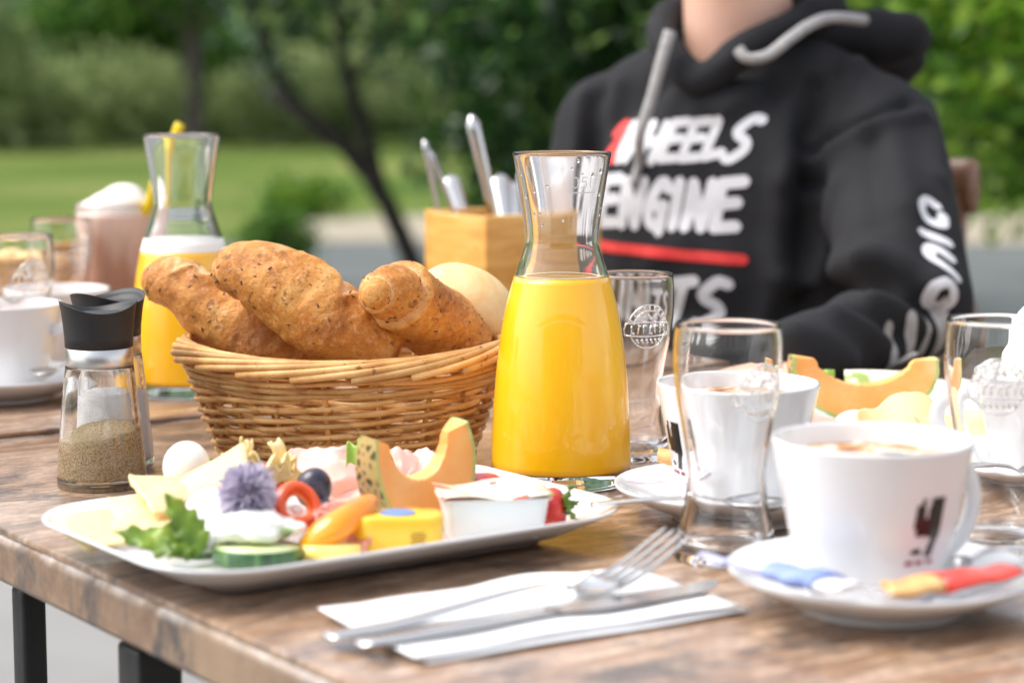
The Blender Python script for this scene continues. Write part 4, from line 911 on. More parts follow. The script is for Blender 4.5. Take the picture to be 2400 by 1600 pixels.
# melon
def melon(label, loc, rot, Ro=.033, sy=1.0, T=.012, a0=-18, a1=198, deep=1.0, flip=1):
    t = thing('melon_wedge', label, 'melon', loc, 0, 'orange melon wedges', rot)
    N = 44; Vf, Ff, Vr, Fr, Vg, Fg = [], [], [], [], [], []
    for i in range(N+1):
        s = i/N; a = R(180+a0+(a1-a0)*s*1.0) if False else R(a0-180+(a1-a0)*s)
        k_ = math.sin(math.pi*(.05+.90*s))**.75
        th = T*(.30+.70*k_); wd = Ro*(.24+.46*k_)*deep
        c, d = math.cos(a), math.sin(a)*sy
        wob = 1+.02*fbm((s*14, 0, 1)); bite = 1+.05*fbm((s*20, 4, 1))
        ro, rg, rf, ri_ = Ro*wob, Ro*wob*.965, Ro*.935, max(Ro-wd, .004)*bite
        Vr += [(ro*c*.985, -th, ro*d*.985), (ro*c, -th*.55, ro*d), (ro*c*1.01, 0, ro*d*1.01), (ro*c, th*.55, ro*d), (ro*c*.985, th, ro*d*.985)]
        Vg += [(ro*c*.985, -th, ro*d*.985), (rf*c, -th*1.0, rf*d), (rf*c, th, rf*d), (ro*c*.985, th, ro*d*.985)]
        mid = (rf+ri_)/2
        Vf += [(rf*c, -th*.995, rf*d), (mid*c, -th*.72, mid*d), (ri_*c, -th*.40, ri_*d), (ri_*c*.985, 0, ri_*d*.985), (ri_*c, th*.40, ri_*d), (mid*c, th*.72, mid*d), (rf*c, th*.995, rf*d)]
    def strips(n_, closed=False):
        return [(i*n_+j, i*n_+(j+1) % n_, (i+1)*n_+(j+1) % n_, (i+1)*n_+j) for i in range(N) for j in range(n_ if closed else n_-1)]
    obj('rind', (Vr, strips(5)), M['rind'], t); Fg = [(i*4+j, i*4+j+1, (i+1)*4+j+1, (i+1)*4+j) for i in range(N) for j in (0, 2)]
    e = lambda n_: [tuple(range(n_)), tuple(reversed(range(N*n_, N*n_+n_)))]
    obj('green_rim', (Vg, Fg+e(4)), M['rindgreen'], t); obj('flesh', (Vf, strips(7, True)+e(7)), M['melon'], t, auto=50); return t
mc = at(975, 1105, 1.075); melon('orange melon wedge standing upright on the platter, tips up', (mc[0], mc[1], .0485), (R(4), R(-5), R(38)), .0325, 1.28, .0150, -22, 200)
# butter portion
t = thing('butter_portion', 'yellow foil butter portion in front of the melon wedge', 'butter', tuple(on(927, 1316, PZ)+[0, .018, .002]), R(10))
ol = rrect(.0225, .0125, .010, 8); V = []; F = []
prof = [(.0008, 0), (0, .001), (-.0004, .0165), (.0003, .0182), (.0015, .0188)]; m_ = len(ol)
for ins, z in prof: V += [(x*(1-ins/.02), y*(1-ins/.02), z+.0006*math.sin(x*300)) for x, y in ol]
for j in range(len(prof)-1):
    for i in range(m_): q = (i+1) % m_; F.append((j*m_+i, j*m_+q, (j+1)*m_+q, (j+1)*m_+i))
F += [tuple(reversed(range(m_))), tuple((len(prof)-1)*m_+i for i in range(m_))]
obj('foil_wrap', (V, F), M['butterfoil'], t, auto=40); obj('printed_label', lathe([(0, .0195), (.0085, .0195), (.009, .0193)], 30), M['printblue'], t)
pr = [box(.0085-.002*(i % 2), .0002, .0006, (.009, -.0130, .0060+.0016*i)) for i in range(4)]; obj('printed_text', merge(*pr), M['printbrown'], t)
obj('foil_fold', tube([(-.018, -.0112, .0165), (-.012, -.0127, .008), (-.0065, -.0128, .001)], .00045, 6), M['butterfoil'], t)
# jam tub
t = thing('jam_tub', 'white plastic jam tub with peeled printed lid on the platter', 'tub', tuple(on(1146, 1282, PZ)+[.002, .021, .002]), R(9))
V = []; F = []
prof = [(.0245, .0130, 0), (.0265, .0145, .002), (.0292, .0165, .021), (.0292, .0165, .0222), (.0312, .0185, .0224), (.0312, .0185, .0232), (.0284, .0158, .0230), (.026, .014, .014)]
for a, b, z in prof: V += [(x, y, z) for x, y in rrect(a, b, .0045, 5)]
m_ = len(rrect(1, 1, .1, 5))
for j in range(len(prof)-1):
    for i in range(m_): q = (i+1) % m_; F.append((j*m_+i, j*m_+q, (j+1)*m_+q, (j+1)*m_+i))
F += [tuple(reversed(range(m_))), tuple((len(prof)-1)*m_+i for i in range(m_))]
t.scale = (.93, .9, .93); obj('tub', (V, F), M['tub'], t, auto=50); obj('printed_lid', grid(lambda u, v: ((u-.5)*.064, (v-.5)*.039, .0240+.0030*math.sin(math.pi*u)*.3+.004*max(0, v-.5)+.0015*math.sin(u*8+v*3)+.003*max(0, .2-u)), 20, 12), M['lid'], t, solid=.0004)
# strawberries
def strawberry(label, loc, rot, s=1.0, half=True):
    t = thing('strawberry', label, 'strawberry', loc, 0, 'strawberries', rot)
    obj('fruit', lathe(smooth_prof([(0, -.016*s), (.005*s, -.0135*s), (.0105*s, -.004*s), (.0125*s, .005*s), (.009*s, .0105*s), (0, .0115*s)], 4), 28), M['strawberry'], t)
    for i in range(5): obj('sepal', herb(.014*s, .0032*s, 2, .25, i), M['herb'], t, solid=.0004, loc=(0, 0, .0115*s), rot=(0, R(-12), R(72*i+10)))
strawberry('strawberry lying behind the jam tub', tuple(at(1125, 1158, 1.098)), (R(100), 0, R(60)), 1.05)
strawberry('strawberry with green leaves at the right end of the jam tub', tuple(at(1283, 1190, 1.075)), (0, R(78), R(-12)), .85)
food('lettuce_leaf', 'light green lettuce tip behind the melon rind', 'lettuce', grid(lambda u, v: ((u-.5)*.018*(1-.4*v), .002*math.sin(u*9), v*.012+.002*math.sin(u*11)), 14, 8), 'lettuce', at(848, 1085, 1.120), (R(-10), R(-14), R(10)), solid=.0005)

# ------------------------------------------------------------------ napkin, fork, knife
n0 = np.array([on(745, 1450)[0], on(745, 1450)[1]]); nang = R(31)
NL, NW = .172, .094
def napf(u, v):
    return (u*NL, -v*NW+.004*math.sin(u*3), .0010+.0008*math.sin(u*7+v*2)**2+.0018*max(0, math.sin(u*9+2))*(1-v)**3)
t = thing('paper_napkin', 'folded white paper napkin under the fork and knife', 'napkin', (n0[0], n0[1], .0008), nang)
obj('upper_layer', (lambda vf: ([(p[0], p[1], p[2]+.0018) for p in vf[0]], vf[1]))(grid(napf, 40, 16)), M['napkin'], t, solid=.0005)
obj('lower_layer', grid(lambda u, v: (u*NL*.985+.006, -v*NW*1.03+.002, .0006+.0006*math.sin(u*5+v*3)**2), 40, 16), M['napkin'], t, solid=.0005)
# fork
f0 = on(765, 1492, .006); f1 = on(1590, 1262, .026); fa = math.atan2(f1[1]-f0[1], f1[0]-f0[0]); FL = float(np.linalg.norm((f1-f0)[:2]))
t = thing('fork', 'steel table fork with raised tines on the napkin', 'fork', (f0[0], f0[1], .0062), fa)
hp = spline([(0, 0, 0), (FL*.2, 0, .001), (FL*.45, 0, .006), (FL*.60, 0, .0075), (FL*.68, 0, .0035)], 8); ww = np.interp(np.linspace(0, 1, len(hp)), [0, .1, .5, .8, 1], [.0055, .0072, .0046, .0028, .0034])
obj('handle', tube(hp, ww, 12, flat=.17), M['steel'], t)
def headf(u, v):
    x = FL*(.665+.115*u); w_ = np.interp(u, [0, .35, .7, 1], [.0034, .0085, .0115, .0118]); zz = .0035-.0035*math.sin(min(1, u*1.1)*math.pi*.8)+.0035*u*u; return (x, (v-.5)*2*w_, zz+.0014*(2*(v-.5))**2)
obj('head', grid(headf, 14, 12), M['steel'], t, solid=.0016)
for j in range(4):
    y = (j-1.5)*.0066; P = [(FL*.775, y, .0042), (FL*.82, y*1.02, .0062), (FL*.88, y*1.04, .0110), (FL*.94, y*1.04, .0172), (FL*1.0, y*1.0, .0238)]
    obj('tine', tube(spline(P, 5), np.linspace(.0021, .0010, 21), 8, flat=.7), M['steel'], t)
# knife
k0 = on(838, 1512, .006); k1 = on(1690, 1368, .006); ka = math.atan2(k1[1]-k0[1], k1[0]-k0[0]); KL = float(np.linalg.norm((k1-k0)[:2]))
t = thing('knife', 'steel table knife lying in front of the fork', 'knife', (k0[0], k0[1], .0068), ka)
hp = [(x*KL, 0, 0) for x in np.linspace(0, .52, 14)]; obj('handle', tube(hp, np.interp(np.linspace(0, 1, 14), [0, .08, .6, 1], [.0050, .0068, .0060, .0048]), 12, flat=.18), M['steel'], t)
bl_ = [(.50, .0045), (.60, .0078), (.75, .0088), (.90, .0080), (.97, .0052), (1.0, .0006)]; V, F = [], []
for x, w_ in bl_: V += [(x*KL, .0042, .0010), (x*KL, .0042-2*w_*.9, .0001), (x*KL, .0042, -.0010)]
for i in range(len(bl_)-1): F += [(i*3, (i+1)*3, (i+1)*3+1, i*3+1), (i*3+1, (i+1)*3+1, (i+1)*3+2, i*3+2), (i*3+2, (i+1)*3+2, (i+1)*3, i*3)]
obj('blade', (V, F), M['steel'], t, auto=30)

# ------------------------------------------------------------------ cutlery box on the rear table
bc = np.array([-.024, 1.835]); BW, BHH = .122, .126; ba = R(29)
t = thing('cutlery_box', 'square pine box holding cutlery and napkins on the rear table', 'box', (bc[0], bc[1], Z2+.0003), ba)
for nm, c, s in (('side_board', (BW/2, .004, BHH/2), (BW, .008, BHH)), ('side_board', (BW/2, BW-.004, BHH/2), (BW, .008, BHH)), ('side_board', (.004, BW/2, BHH/2-.0005), (.0078, BW-.0165, BHH-.001)), ('side_board', (BW-.004, BW/2, BHH/2-.0005), (.0078, BW-.0165, BHH-.001)), ('bottom_board', (BW/2, BW/2, .004), (BW-.0165, BW-.0165, .006))):
    obj(nm, box(*s, c), M['pine'], t, bevel=.0012)
def handle_piece(name, label, p_low, p_top, w, th, m='steel', group='cutlery standing in the pine box', cat='cutlery'):
    p_low, p_top = np.array(p_low), np.array(p_top); P = [p_low+(p_top-p_low)*s for s in np.linspace(0, 1, 16)]
    ww = [w*np.interp(s, [0, .5, .93, .985, 1], [.45, .75, 1, .8, .3]) for s in np.linspace(0, 1, 16)]; base = P[0]
    up = np.array([.15, -1, .35])
    t_ = thing(name, label, cat, tuple(base), 0, group)
    obj('handle', tube([p-base for p in P], ww, 14, flat=th/w, up=up), M[m], t_)
    d = np.array([0, 0, -1.]); obj('end_piece', tube([d*0, d*.02, d*.045, d*.06], [w*.45, w*.9, w*.8, w*.2], 10, flat=th/w*.6, up=up), M[m], t_)
Yb = 1.89
for nm, lab, a, b, w_, th in [('knife', 'thin knife handle at the left of the cutlery box', (1040, 560), (994, 328), .0036, .0030), ('fork', 'fork handle just behind the leftmost knife', (1090, 560), (1006, 352), .0034, .0020), ('spoon', 'broad bright spoon handle leaning right of the thin knife', (1118, 600), (1052, 410), .0090, .0022),
                             ('knife', 'tallest thick knife handle in the cutlery box', (1180, 600), (1104, 270), .0072, .0055), ('spoon', 'broad bright spoon handle right of the tallest knife', (1200, 600), (1172, 408), .0090, .0022), ('fork', 'bright fork handle next to the carafe in the box', (1225, 600), (1200, 425), .0080, .0022)]:
    ln = .055 if w_ > .0075 else 0; Yq = 1.93 if a[0] < 1150 else 1.915
    pl, pt = at(a[0], a[1], Yq), at(b[0], b[1], Yq+ln); pl2 = pl
    handle_piece(nm, lab, pl2, pt, w_, th)
for i, (px, py, rr, lab) in enumerate([(1275, 420, 8, 'white folded napkin tallest in the cutlery box'), (1325, 445, -10, 'white folded napkin at the right side of the cutlery box')]):
    c = at(px, py, 1.915); z0 = .075
    o = food('box_napkin', lab, 'napkin', grid(lambda u, v: ((u-.5)*(.034+.010*v)+.003*math.sin(v*4), .003*math.sin(u*6+i)+.006*v, z0+(c[2]-z0)*v+.010*(u-.5)*v*(1 if i else -1)), 12, 12), 'napkin', (c[0], c[1]-.006*i, 0), (0, 0, R(25+rr)), solid=.004)

# ------------------------------------------------------------------ iced chocolate with straw
p = at(272, 600, 1.935); t = thing('iced_chocolate_glass', 'tall glass of iced chocolate topped with whipped cream', 'drink', (p[0], p[1], Z2+.0003))
gl = [(.026, .0), (.0270, .002), (.0280, .03), (.0305, .07), (.0345, .105), (.0370, .132)]; gi = [(.0352, .132), (.0328, .105), (.0290, .07), (.0265, .03), (.0255, .012), (.022, .008)]
obj('glass_body', lathe([(0, .002), (.024, .002)]+smooth_prof(gl, 4)+smooth_prof(gi, 4)+[(0, .0075)], 56), M['glass'], t)
obj('chocolate_drink', lathe([(0, .0072), (.023, .0075)]+[(float(np.interp(z, [p_[1] for p_ in smooth_prof(gl, 4)], [p_[0] for p_ in smooth_prof(gl, 4)]))+.0003, z) for z in np.linspace(.011, .124, 24)]+[(0, .1245)], 56), M['choc'], t)
v, f, nn = fused([ellipsoid((0, 0, .124), (.0335, .0335, .012)), ellipsoid((.004, 0, .132), (.0285, .028, .013)), ellipsoid((.008, .004, .138), (.020, .02, .013)), ellipsoid((-.018, -.01, .126), (.015, .015, .011))], .003, 4)
obj('whipped_cream', (v, f), M['cream'], t)
s0, s1, s2 = at(352, 470, 1.915), at(398, 380, 1.90), at(412, 290, 1.90)
pp = np.array([p[0], p[1], Z2+.0003]); sb = at(330, 520, 1.925)
o = obj('drinking_straw', tube(spline([sb-sb, s0-sb, s1-sb+[-.008, 0, 0], s1-sb+[-.002, 0, .006], s2-sb+[.004, 0, 0]], 6), .0046, 12), M['straw'], loc=tuple(sb)); tag(o, 'bent yellow drinking straw in the iced chocolate', 'straw')

# ------------------------------------------------------------------ second platter on the right
q = np.array([.262, 1.44]); platter('white platter mostly hidden behind the near cup on the right', (q[0], q[1], .0003), PLR, .125, .085, .045)
mc = at(2010, 880, 1.43); melon('wide orange melon wedge on the right-hand platter', (mc[0]+.004, mc[1], .0500), (R(6), R(2), R(8)), .0545, .72, .012, -8, 188, .9)
food('cheese_slice', 'upright pale cheese slice in front of the right melon wedge', 'cheese', grid(lambda u, v: ((u-.5)*.055+.004*v, .004*math.sin(u*6), (v)*(.044-.012*abs(u-.62)*2)+.0015*math.sin(u*17)*v), 24, 14), 'cheese', tuple(on(2110, 1056, .012)+[0, .005, 0]), (R(-42), 0, R(6)), solid=.0016)
food('cheese_slice', 'pale cheese slice slumped at the far right platter edge', 'cheese', slice_vf(.06, .05, .008, 3.2), 'cheese', tuple(on(2260, 1020, .022)), (R(30), R(10), R(20)), solid=.0016)
food('ham_slice', 'pale pink ham slice between middle cup and right melon', 'ham', grid(lambda u, v: ((u-.5)*.045, .003*math.sin(u*7), v*(.030-.022*u)), 16, 10), 'ham', tuple(on(1945, 1048, .012)+[0, .012, 0]), (R(-25), 0, R(0)), solid=.0016)
food('egg_half', 'white egg half just above the near cup rim', 'egg', ellipsoid((0, 0, 0), (.015, .013, .011), 24, 14), 'mozz', tuple(at(2005, 998, 1.36)))
t = thing('jam_tub', 'printed jam tub lid behind the right melon wedge', 'tub', tuple(at(2078, 925, 1.475)), rot=(R(62), 0, R(-4))); obj('printed_lid', grid(lambda u, v: ((u-.5)*.060, (v-.5)*.038, .001*math.sin(u*6)), 12, 8), M['lid'], t, solid=.0006); obj('tub', box(.050, .030, .016, (0, 0, -.0095)), M['tub'], t, bevel=.003)
food('lettuce_leaf', 'tiny green leaf behind the left tip of the right melon', 'lettuce', grid(lambda u, v: ((u-.5)*.010, .001*math.sin(u*9), v*.012), 8, 6), 'lettuce', tuple(at(1942, 905, 1.45)), (R(-10), 0, R(10)), solid=.0005)

# ------------------------------------------------------------------ person in the black hoodie, and the chair
PC = np.array([.225, 2.05]); PF = np.array([-.5, -.8660]); PL = np.array([.8660, -.5])       # centre, facing, person's left
def W(a, b, z): xy = PC+PL*a+PF*b; return np.array([xy[0], xy[1], z])
def loc_of(x, y): d = np.array([x, y])-PC; return float(d@PL), float(d@PF)
EA, EB = loc_of(.350, 1.80)
S_L, E_L, W_L = W(.142, -.005, .196), W(EA, EB, .042), np.array([.232, 1.640, .030])
S_R, E_R, W_R = W(-.140, -.005, .196), W(-.180, .06, -.06), W(-.11, .20, -.17)
def ell(a, b, z, ra, rb, rz_):
    V, F = ellipsoid((0, 0, 0), (ra, rb, rz_), 24, 16); return [tuple(W(p[0]+a, p[1]+b, p[2]+z)) for p in V], F
person = thing('person', 'person in black hoodie with bold white lettering seated behind the table', 'person', (PC[0], PC[1], GZ))
pz = np.array([PC[0], PC[1], GZ])
# body: one continuous mesh
HIP = -.27
body = [ell(0, 0, .08, .135, .095, .17), ell(0, .01, -.10, .140, .10, .16), ell(0, .0, -.24, .155, .12, .09), capsule(W(0, -.012, .20), W(0, .012, .375), .058, .052, 20),
        ell(0, .022, .475, .074, .092, .108), ell(0, .05, .420, .056, .062, .062), ell(0, .114, .462, .013, .016, .020), ell(.078, .01, .465, .012, .02, .03), ell(-.078, .01, .465, .012, .02, .03), ell(0, .098, .408, .024, .02, .016)]
for S_, E_, W_ in ((S_L, E_L, W_L), (S_R, E_R, W_R)): body += [capsule(S_, E_, .040, .028), capsule(E_, W_, .025, .020)]
def hand(wr, d, side, palm_up):
    d = d/np.linalg.norm(d); s = np.cross(d, palm_up); s /= np.linalg.norm(s); out = [capsule(wr, wr+d*.045, .016, .0125), capsule(wr+d*.03+s*.018, wr+d*.07+s*.022, .012, .0105), capsule(wr+d*.03-s*.018, wr+d*.07-s*.022, .012, .0105), capsule(wr+d*.03, wr+d*.07, .0125, .011)]
    for k_, (o_, L_) in enumerate([(.030, .062), (.010, .072), (-.010, .068), (-.029, .054)]):
        a_ = wr+d*.070+s*o_; b1_ = a_+d*L_*.5-palm_up*.004; b2_ = b1_+d*L_*.42-palm_up*.016; out += [capsule(a_, b1_, .0092, .0085, 12), capsule(b1_, b2_, .0085, .0072, 12)]
    a_ = wr+d*.022+s*side*.022; out += [capsule(a_, a_+d*.03+s*side*.022, .012, .010, 12), capsule(a_+d*.03+s*side*.022, a_+d*.058+s*side*.026, .010, .008, 12)]
    return out
body += hand(W_L+np.array([0, 0, -.014]), np.array([-.055, -.12, -.002]), 1, np.array([0, 0, 1.])); body += hand(W_R, W_R-E_R, -1, np.array([0, 0, 1.]))
for sg in (-1, 1):
    hp_, kn, an = W(sg*.085, .03, HIP), W(sg*.12, .42, HIP+.0), W(sg*.12, .40, GZ+.09)
    body += [capsule(hp_, kn, .075, .055, 20), capsule(kn, an, .052, .036, 20), capsule(an, W(sg*.125, .52, GZ+.04), .036, .032)]
v, f, nn = fused(body, .0055, 5, .5)
obj('body', (v-pz, f), M['skin'], person)
# trousers and shoes
tr = [ell(0, .0, -.25, .170, .135, .09)]
for sg in (-1, 1): hp_, kn, an = W(sg*.085, .03, HIP), W(sg*.12, .42, HIP), W(sg*.12, .40, GZ+.10); tr += [capsule(hp_, kn, .087, .068, 20), capsule(kn, an, .066, .052, 20)]
v, f, nn = fused(tr, .010, 4); obj('trousers', (v-pz, f), M['jeans'], person)
for sg in (-1, 1):
    v, f, nn = fused([capsule(W(sg*.12, .37, GZ+.055), W(sg*.125, .54, GZ+.045), .046, .042, 18), box(.01, .01, .01, tuple(W(sg*.12, .4, GZ+.05)))], .006, 3); v[:, 2] = np.maximum(v[:, 2], GZ+.006); obj('shoe', (v-pz, f), M['shoe'], person)
# hoodie
hd = [ell(0, 0, .085, .160, .118, .165), ell(0, .02, -.09, .160, .130, .16), ell(0, .015, -.19, .165, .130, .07), capsule(W(-.105, 0, .200), W(.105, 0, .200), .063, .063, 20),
      capsule(W(.0, -.015, .262), W(.100, -.004, .222), .058, .058, 18), capsule(W(.0, -.015, .262), W(-.100, -.004, .222), .058, .058, 18),
      ell(0, .06, .14, .13, .055, .10), ell(.0, .062, .222, .06, .040, .036)]
hd += [capsule(S_L, E_L+np.array([0, 0, .014]), .064, .056, 20), capsule(E_L, W_L, .040, .031, 20), capsule(S_R, E_R, .066, .055, 20), capsule(E_R, W_R, .054, .042, 20)]
mid = (S_L+E_L)/2+np.array([.004, -.004, -.005]); hd.append(ellipsoid(mid, (.060, .060, .07)))
v, f, nn = fused(hd, .0055, 9, .6)
def seg_d(P, a, b):
    a, b = np.array(a), np.array(b); d = b-a; t_ = np.clip(((P-a)@d)/(d@d), 0, 1); return np.linalg.norm(P-(a+t_[:, None]*d), axis=1), t_
disp = np.zeros(len(v)); bv0 = BVHTree.FromPolygons([Vector(p) for p in v], f)
def surf(px, py):
    d = Vector(ray(px, py)).normalized(); h = bv0.ray_cast(Vector((0, 0, CAM_H)), d); return np.array(h[0]) if h[0] else at(px, py, 1.95)
folds = []
for pts, am, wd in [([(1920, 335), (2030, 288), (2130, 245)], -.011, .008), ([(1925, 362), (2035, 315), (2150, 275)], .009, .010), ([(1905, 200), (1895, 420), (1885, 640)], -.016, .011), ([(1845, 250), (1835, 420), (1815, 640)], .007, .013),
                    ([(2010, 150), (1900, 320)], .007, .011), ([(1965, 175), (1880, 330)], -.007, .010), ([(2080, 300), (2120, 480)], .006, .014), ([(2040, 330), (2060, 520)], -.006, .013), ([(1960, 430), (1930, 600)], .007, .013),
                    ([(1890, 705), (2050, 672), (2190, 725)], -.020, .013), ([(1890, 655), (2050, 620), (2195, 680)], .013, .018), ([(1950, 740), (2070, 805)], .010, .010), ([(1985, 722), (2110, 790)], -.011, .010), ([(1860, 790), (1990, 850)], .009, .010), ([(2040, 705), (2160, 765)], .010, .010),
                    ([(1370, 230), (1345, 420)], .008, .010), ([(1405, 220), (1385, 430)], -.008, .010), ([(1450, 200), (1430, 330)], .006, .010), ([(1800, 190), (1700, 260)], .005, .012), ([(1650, 175), (1600, 240)], -.006, .012), ([(1830, 660), (1780, 800)], .008, .013), ([(1600, 560), (1500, 640)], .003, .014), ([(2180, 250), (2200, 420)], .005, .012), ([(2180, 480), (2160, 640)], -.006, .012)]:
    P = [surf(*p) for p in pts]
    for a_, b_ in zip(P, P[1:]): folds.append((a_, b_, am, wd))
for a_, b_, am, wd in folds:
    d_, t_ = seg_d(v, a_, b_); disp += am*np.exp(-(d_/wd)**2)
lowf = np.array([fbm((p[0]*9+3, p[1]*9, p[2]*5), 3) for p in v]); disp += .0050*lowf; A_ = E_L-S_L; B_ = W_L-E_L
v = v+nn*disp[:, None]
hv, hf = v.copy(), f
hoodie = obj('hoodie', (v-pz, f), M['hoodie'], person)
bvh = BVHTree.FromPolygons([Vector(p) for p in hv], hf)
# hood and collar
ring = [W(0, .094, .250), W(.030, .086, .272), W(.064, .048, .300), W(.080, -.015, .322), W(.064, -.07, .334), W(0, -.095, .338), W(-.064, -.07, .334), W(-.078, -.015, .322), W(-.062, .048, .300), W(-.030, .086, .274)]
rg = spline(ring, 5, True); V1 = [capsule(rg[i], rg[(i+1) % len(rg)], .0165, .0165, 12) for i in range(len(rg))]
V1 += [ell(.02, -.125, .275, .130, .060, .055), ell(.10, -.085, .292, .070, .050, .030), ell(-.05, -.12, .26, .10, .05, .06), capsule(W(.06, -.02, .300), W(.148, -.072, .296), .026, .022), capsule(W(.148, -.072, .296), W(.06, -.15, .26), .022, .03)]
v, f, nn = fused(V1, .005, 5, .55); v = v+nn*np.array([.004*fbm((p[0]*16, p[1]*16, p[2]*10), 3) for p in v])[:, None]
obj('hood', (v-pz, f), M['hoodie'], person)
# drawstrings
def snap(p, lift=.004):
    hit = bvh.ray_cast(Vector(p)+Vector((*(PF*.4), 0)), Vector((*(-PF), 0))); return (np.array(hit[0])+np.array([*(PF*lift), 0])) if hit[0] else np.array(p)
st = [W(-.022, .112, .297), W(-.026, .120, .272), W(-.034, .126, .235), W(-.044, .130, .20)]+[snap(W(a, .1, z), .006) for a, z in [(-.054, .172), (-.060, .152)]]
obj('drawstring', tube(spline(st, 6)-pz, np.linspace(.0062, .0042, 31), 10), M['cord'], person)
st = [at(1730, 116, 1.925), at(1752, 137, 1.922), at(1800, 130, 1.925), at(1850, 92, 1.935), at(1900, 58, 1.95), at(1950, 42, 1.97), at(2025, 48, 2.0)]
obj('drawstring', tube(spline(st, 6)-pz, .0068, 10, flat=.8), M['cord'], person)
# head details
v, f, nn = fused([ell(0, -.005, .515, .084, .098, .080), ell(0, -.055, .470, .078, .060, .090), ell(.068, .0, .50, .02, .05, .05), ell(-.068, .0, .50, .02, .05, .05)], .006, 4); obj('hair', (v-pz, f), M['hair'], person)
for sg in (-1, 1):
    e = obj('eye', ellipsoid(W(sg*.030, .098, .475)-pz, (.012, .010, .008), 14, 10), M['eye'], person); obj('iris', ellipsoid(W(sg*.030, .1065, .475)-pz, (.005, .004, .005), 10, 8), M['iris'], e)
    obj('eyebrow', tube([W(sg*.045, .100, .494)-pz, W(sg*.03, .110, .498)-pz, W(sg*.014, .113, .494)-pz], .003, 8), M['hair'], person)
obj('lips', tube([W(-.020, .108, .425)-pz, W(0, .119, .427)-pz, W(.020, .108, .425)-pz], [.002, .0055, .002], 8), M['lip'], person)
# lettering on chest (flat print laid on the cloth)
def chest(a, z):
    hit = bvh.ray_cast(Vector(W(a, .5, z)), Vector((*(-PF), 0)))
    p = np.array(hit[0])+np.array(hit[1])*.0012 if hit[0] else W(a, .12, z); return p-pz
GL = {'2': [[(.05, .75), (.3, 1), (.8, .95), (.75, .6), (.35, .3), (0, 0)], [(0, 0), (.9, .05)]], 'W': [[(.05, 1), (0, 0)], [(0, 0), (.45, .8)], [(.45, .8), (.45, .02)], [(.45, .02), (1, 1)]], 'H': [[(.1, 1), (0, 0)], [(.95, 1), (.8, -.05)], [(0, .45), (.9, .55)]],
      'E': [[(.12, 1), (0, 0)], [(.12, 1), (1, 1.05)], [(.05, .53), (.85, .58)], [(0, 0), (.9, .04)]], 'L': [[(.15, 1.05), (0, .02)], [(0, .02), (1, .15)]], 'S': [[(1, 1.0), (.6, 1.05), (.15, .75), (.25, .6), (.75, .42), (.8, .2), (.3, -.05), (0, -.05)]],
      'N': [[(.1, .98), (0, 0)], [(.1, .98), (.7, .0)], [(.7, 0), (.95, 1)]], 'G': [[(.95, .85), (.6, 1), (.1, .5), (.15, .1), (.5, 0), (.75, .1)], [(.75, .45), (.7, -.12)], [(.45, .45), (.8, .47)]], 'I': [[(.25, 1), (.1, 0)]], 'T': [[(0, .95), (1, 1.05)], [(.6, 1), (.3, -.05)]], 'M': [[(.1, 1), (0, 0)], [(.1, 1), (.45, .4)], [(.45, .4), (.9, 1)], [(.9, 1), (.85, 0)]]}
def word(txt, a0, a1, z0, h, hw, slant=.16, rise=0.0, cols=None, wid=None):
    wid = wid or [1.0 if c != 'I' else .45 for c in txt]; tot = sum(wid)+.10*(len(txt)-1); x = 0
    for i, c in enumerate(txt):
        cw = wid[i]*(a1-a0)/tot; xa = a0+x*(a1-a0)/tot
        pl = [[(xa+p[0]*cw*.86+slant*p[1]*h*.9, z0+rise*(xa-a0)+p[1]*h) for p in q_] for q_ in GL[c]]
        obj('letter', strokes(pl, hw, chest, .5, 3), M['printred' if (cols and cols[i]) else 'printwhite'], hoodie); x += wid[i]+.10
hoodie_children = True
word('2WHEELS', -.104, .056, .174, .034, .0047, .30, .04, [1, 0, 0, 0, 0, 0, 0], [.8, 1.1, 1, .95, .95, .9, 1.0])
word('ENGINE', -.106, .052, .113, .042, .0058, .14, .0)
obj('print_line', strokes([[(-.112, .0900), (-.03, .0875), (.054, .0835)]], .0052, chest, .5, 3), M['printred'], hoodie)
word('LIMITS', -.125, .038, .022, .038, .0056, .20, .0)
# sleeve print
SD = np.array([.42, -.90, .05]); SD /= np.linalg.norm(SD)
def sleeve(u, v_):
    c = S_L+A_*v_; rgt = np.cross(A_, SD); rgt /= np.linalg.norm(rgt); p = c-rgt*u
    o_ = Vector(p+SD*.3); hit = bvh.ray_cast(o_, Vector(-SD), .5); q_ = np.array(hit[0])+np.array(hit[1])*.0012 if hit[0] else p+SD*.06; return q_-pz
def sl(pts, v0, vh, uw=.023, uc=-.015): return [(uc+(p[0]-.5)*uw, v0+p[1]*vh) for p in pts]
class _S: pass
def sleeve_letter(polys, v0, vh):
    # strokes in (u metres, v metres) with v mapped back to fraction of the arm
    LA = float(np.linalg.norm(A_)); pl = [[(q[0], q[1]*LA) for q in sl(p, v0, vh)] for p in polys]
    obj('letter', strokes(pl, .0050, lambda u, vv: sleeve(u, vv/LA), .5, 3), M['printwhite'], hoodie)
sleeve_letter([[(.75, .1), (.35, 0), (0, .45), (.25, .95), (.8, .95), (.95, .5)]], .41, .115)
sleeve_letter([[(.0, .5), (.95, .6)]], .58, .05)
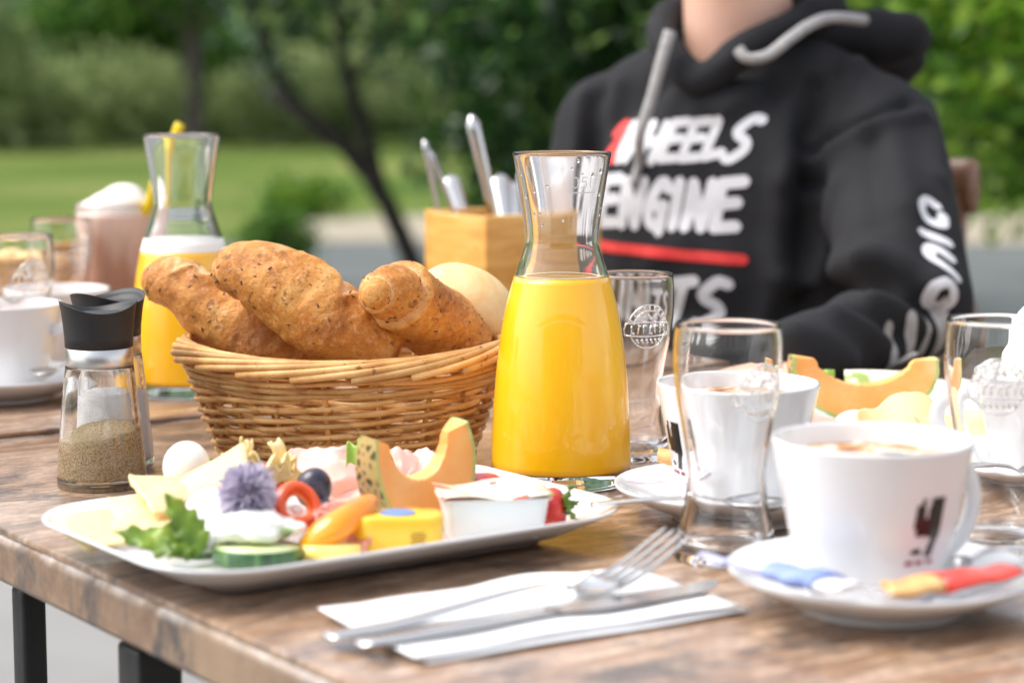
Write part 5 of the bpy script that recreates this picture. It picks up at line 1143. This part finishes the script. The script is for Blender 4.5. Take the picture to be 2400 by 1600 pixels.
sleeve_letter([[(.9, .2), (.3, 0), (.05, .4), (.35, .7), (.95, 1)]], .67, .12)
sleeve_letter([[(.3, 0), (0, .4), (.3, .95), (.8, .9), (.9, .45), (.6, .05), (.3, 0)]], .84, .11)
# forearm print
def forearm(u, s_):
    c = E_L+B_*s_; sd = np.array([.35, -.85, .45]); sd /= np.linalg.norm(sd); up_ = np.cross(B_, sd); up_ /= np.linalg.norm(up_); p = c+up_*u
    hit = bvh.ray_cast(Vector(p+sd*.3), Vector(-sd), .5); q_ = np.array(hit[0])+np.array(hit[1])*.0012 if hit[0] else p+sd*.05; return q_-pz
LB = float(np.linalg.norm(B_))
for s0_ in (.02, .15, .28, .41): obj('print_stripe', strokes([[(-.034, (s0_+.02)*LB), (-.008, s0_*LB)]], .0062, lambda u, vv: forearm(u, vv/LB), .5, 3), M['printgrey'], hoodie)

# chair
ch = thing('garden_chair', 'brown wooden chair behind the person in the hoodie', 'chair', (PC[0], PC[1], GZ))
def chp(a, b, z): return W(a, b, z)-pz
obj('seat', (lambda vf: ([tuple(chp(p[0], p[1], GZ+.40+p[2])) for p in vf[0]], vf[1]))(box(.44, .42, .03, (0, .02, 0))), M['chairwood'], ch, bevel=.006)
for a, b in ((-.20, .20), (.20, .20)): obj('leg', tube([chp(a, b, GZ+.012), chp(a, b, GZ+.385)], .018, 10), M['chairwood'], ch)
for a in (-.155, .155): obj('back_post', tube([chp(a, -.17, GZ+.012), chp(a, -.17, GZ+.40), chp(a, -.195, GZ+.70), chp(a, -.205, GZ+.885)], .017, 12), M['chairwood'], ch)
for z in (.62, .75, .893): obj('back_slat', tube([chp(-.235, -.20, GZ+z), chp(-.1, -.225, GZ+z+.005), chp(.1, -.225, GZ+z+.005), chp(.235, -.20, GZ+z)], .030 if z > .8 else .022, 12, flat=2.2, up=(*PF, 0)) if False else tube(spline([chp(-.180, -.20, GZ+z), chp(-.1, -.222, GZ+z), chp(.1, -.222, GZ+z), chp(.180, -.20, GZ+z)], 6), .012, 12, flat=2.4), M['chairwood'], ch)
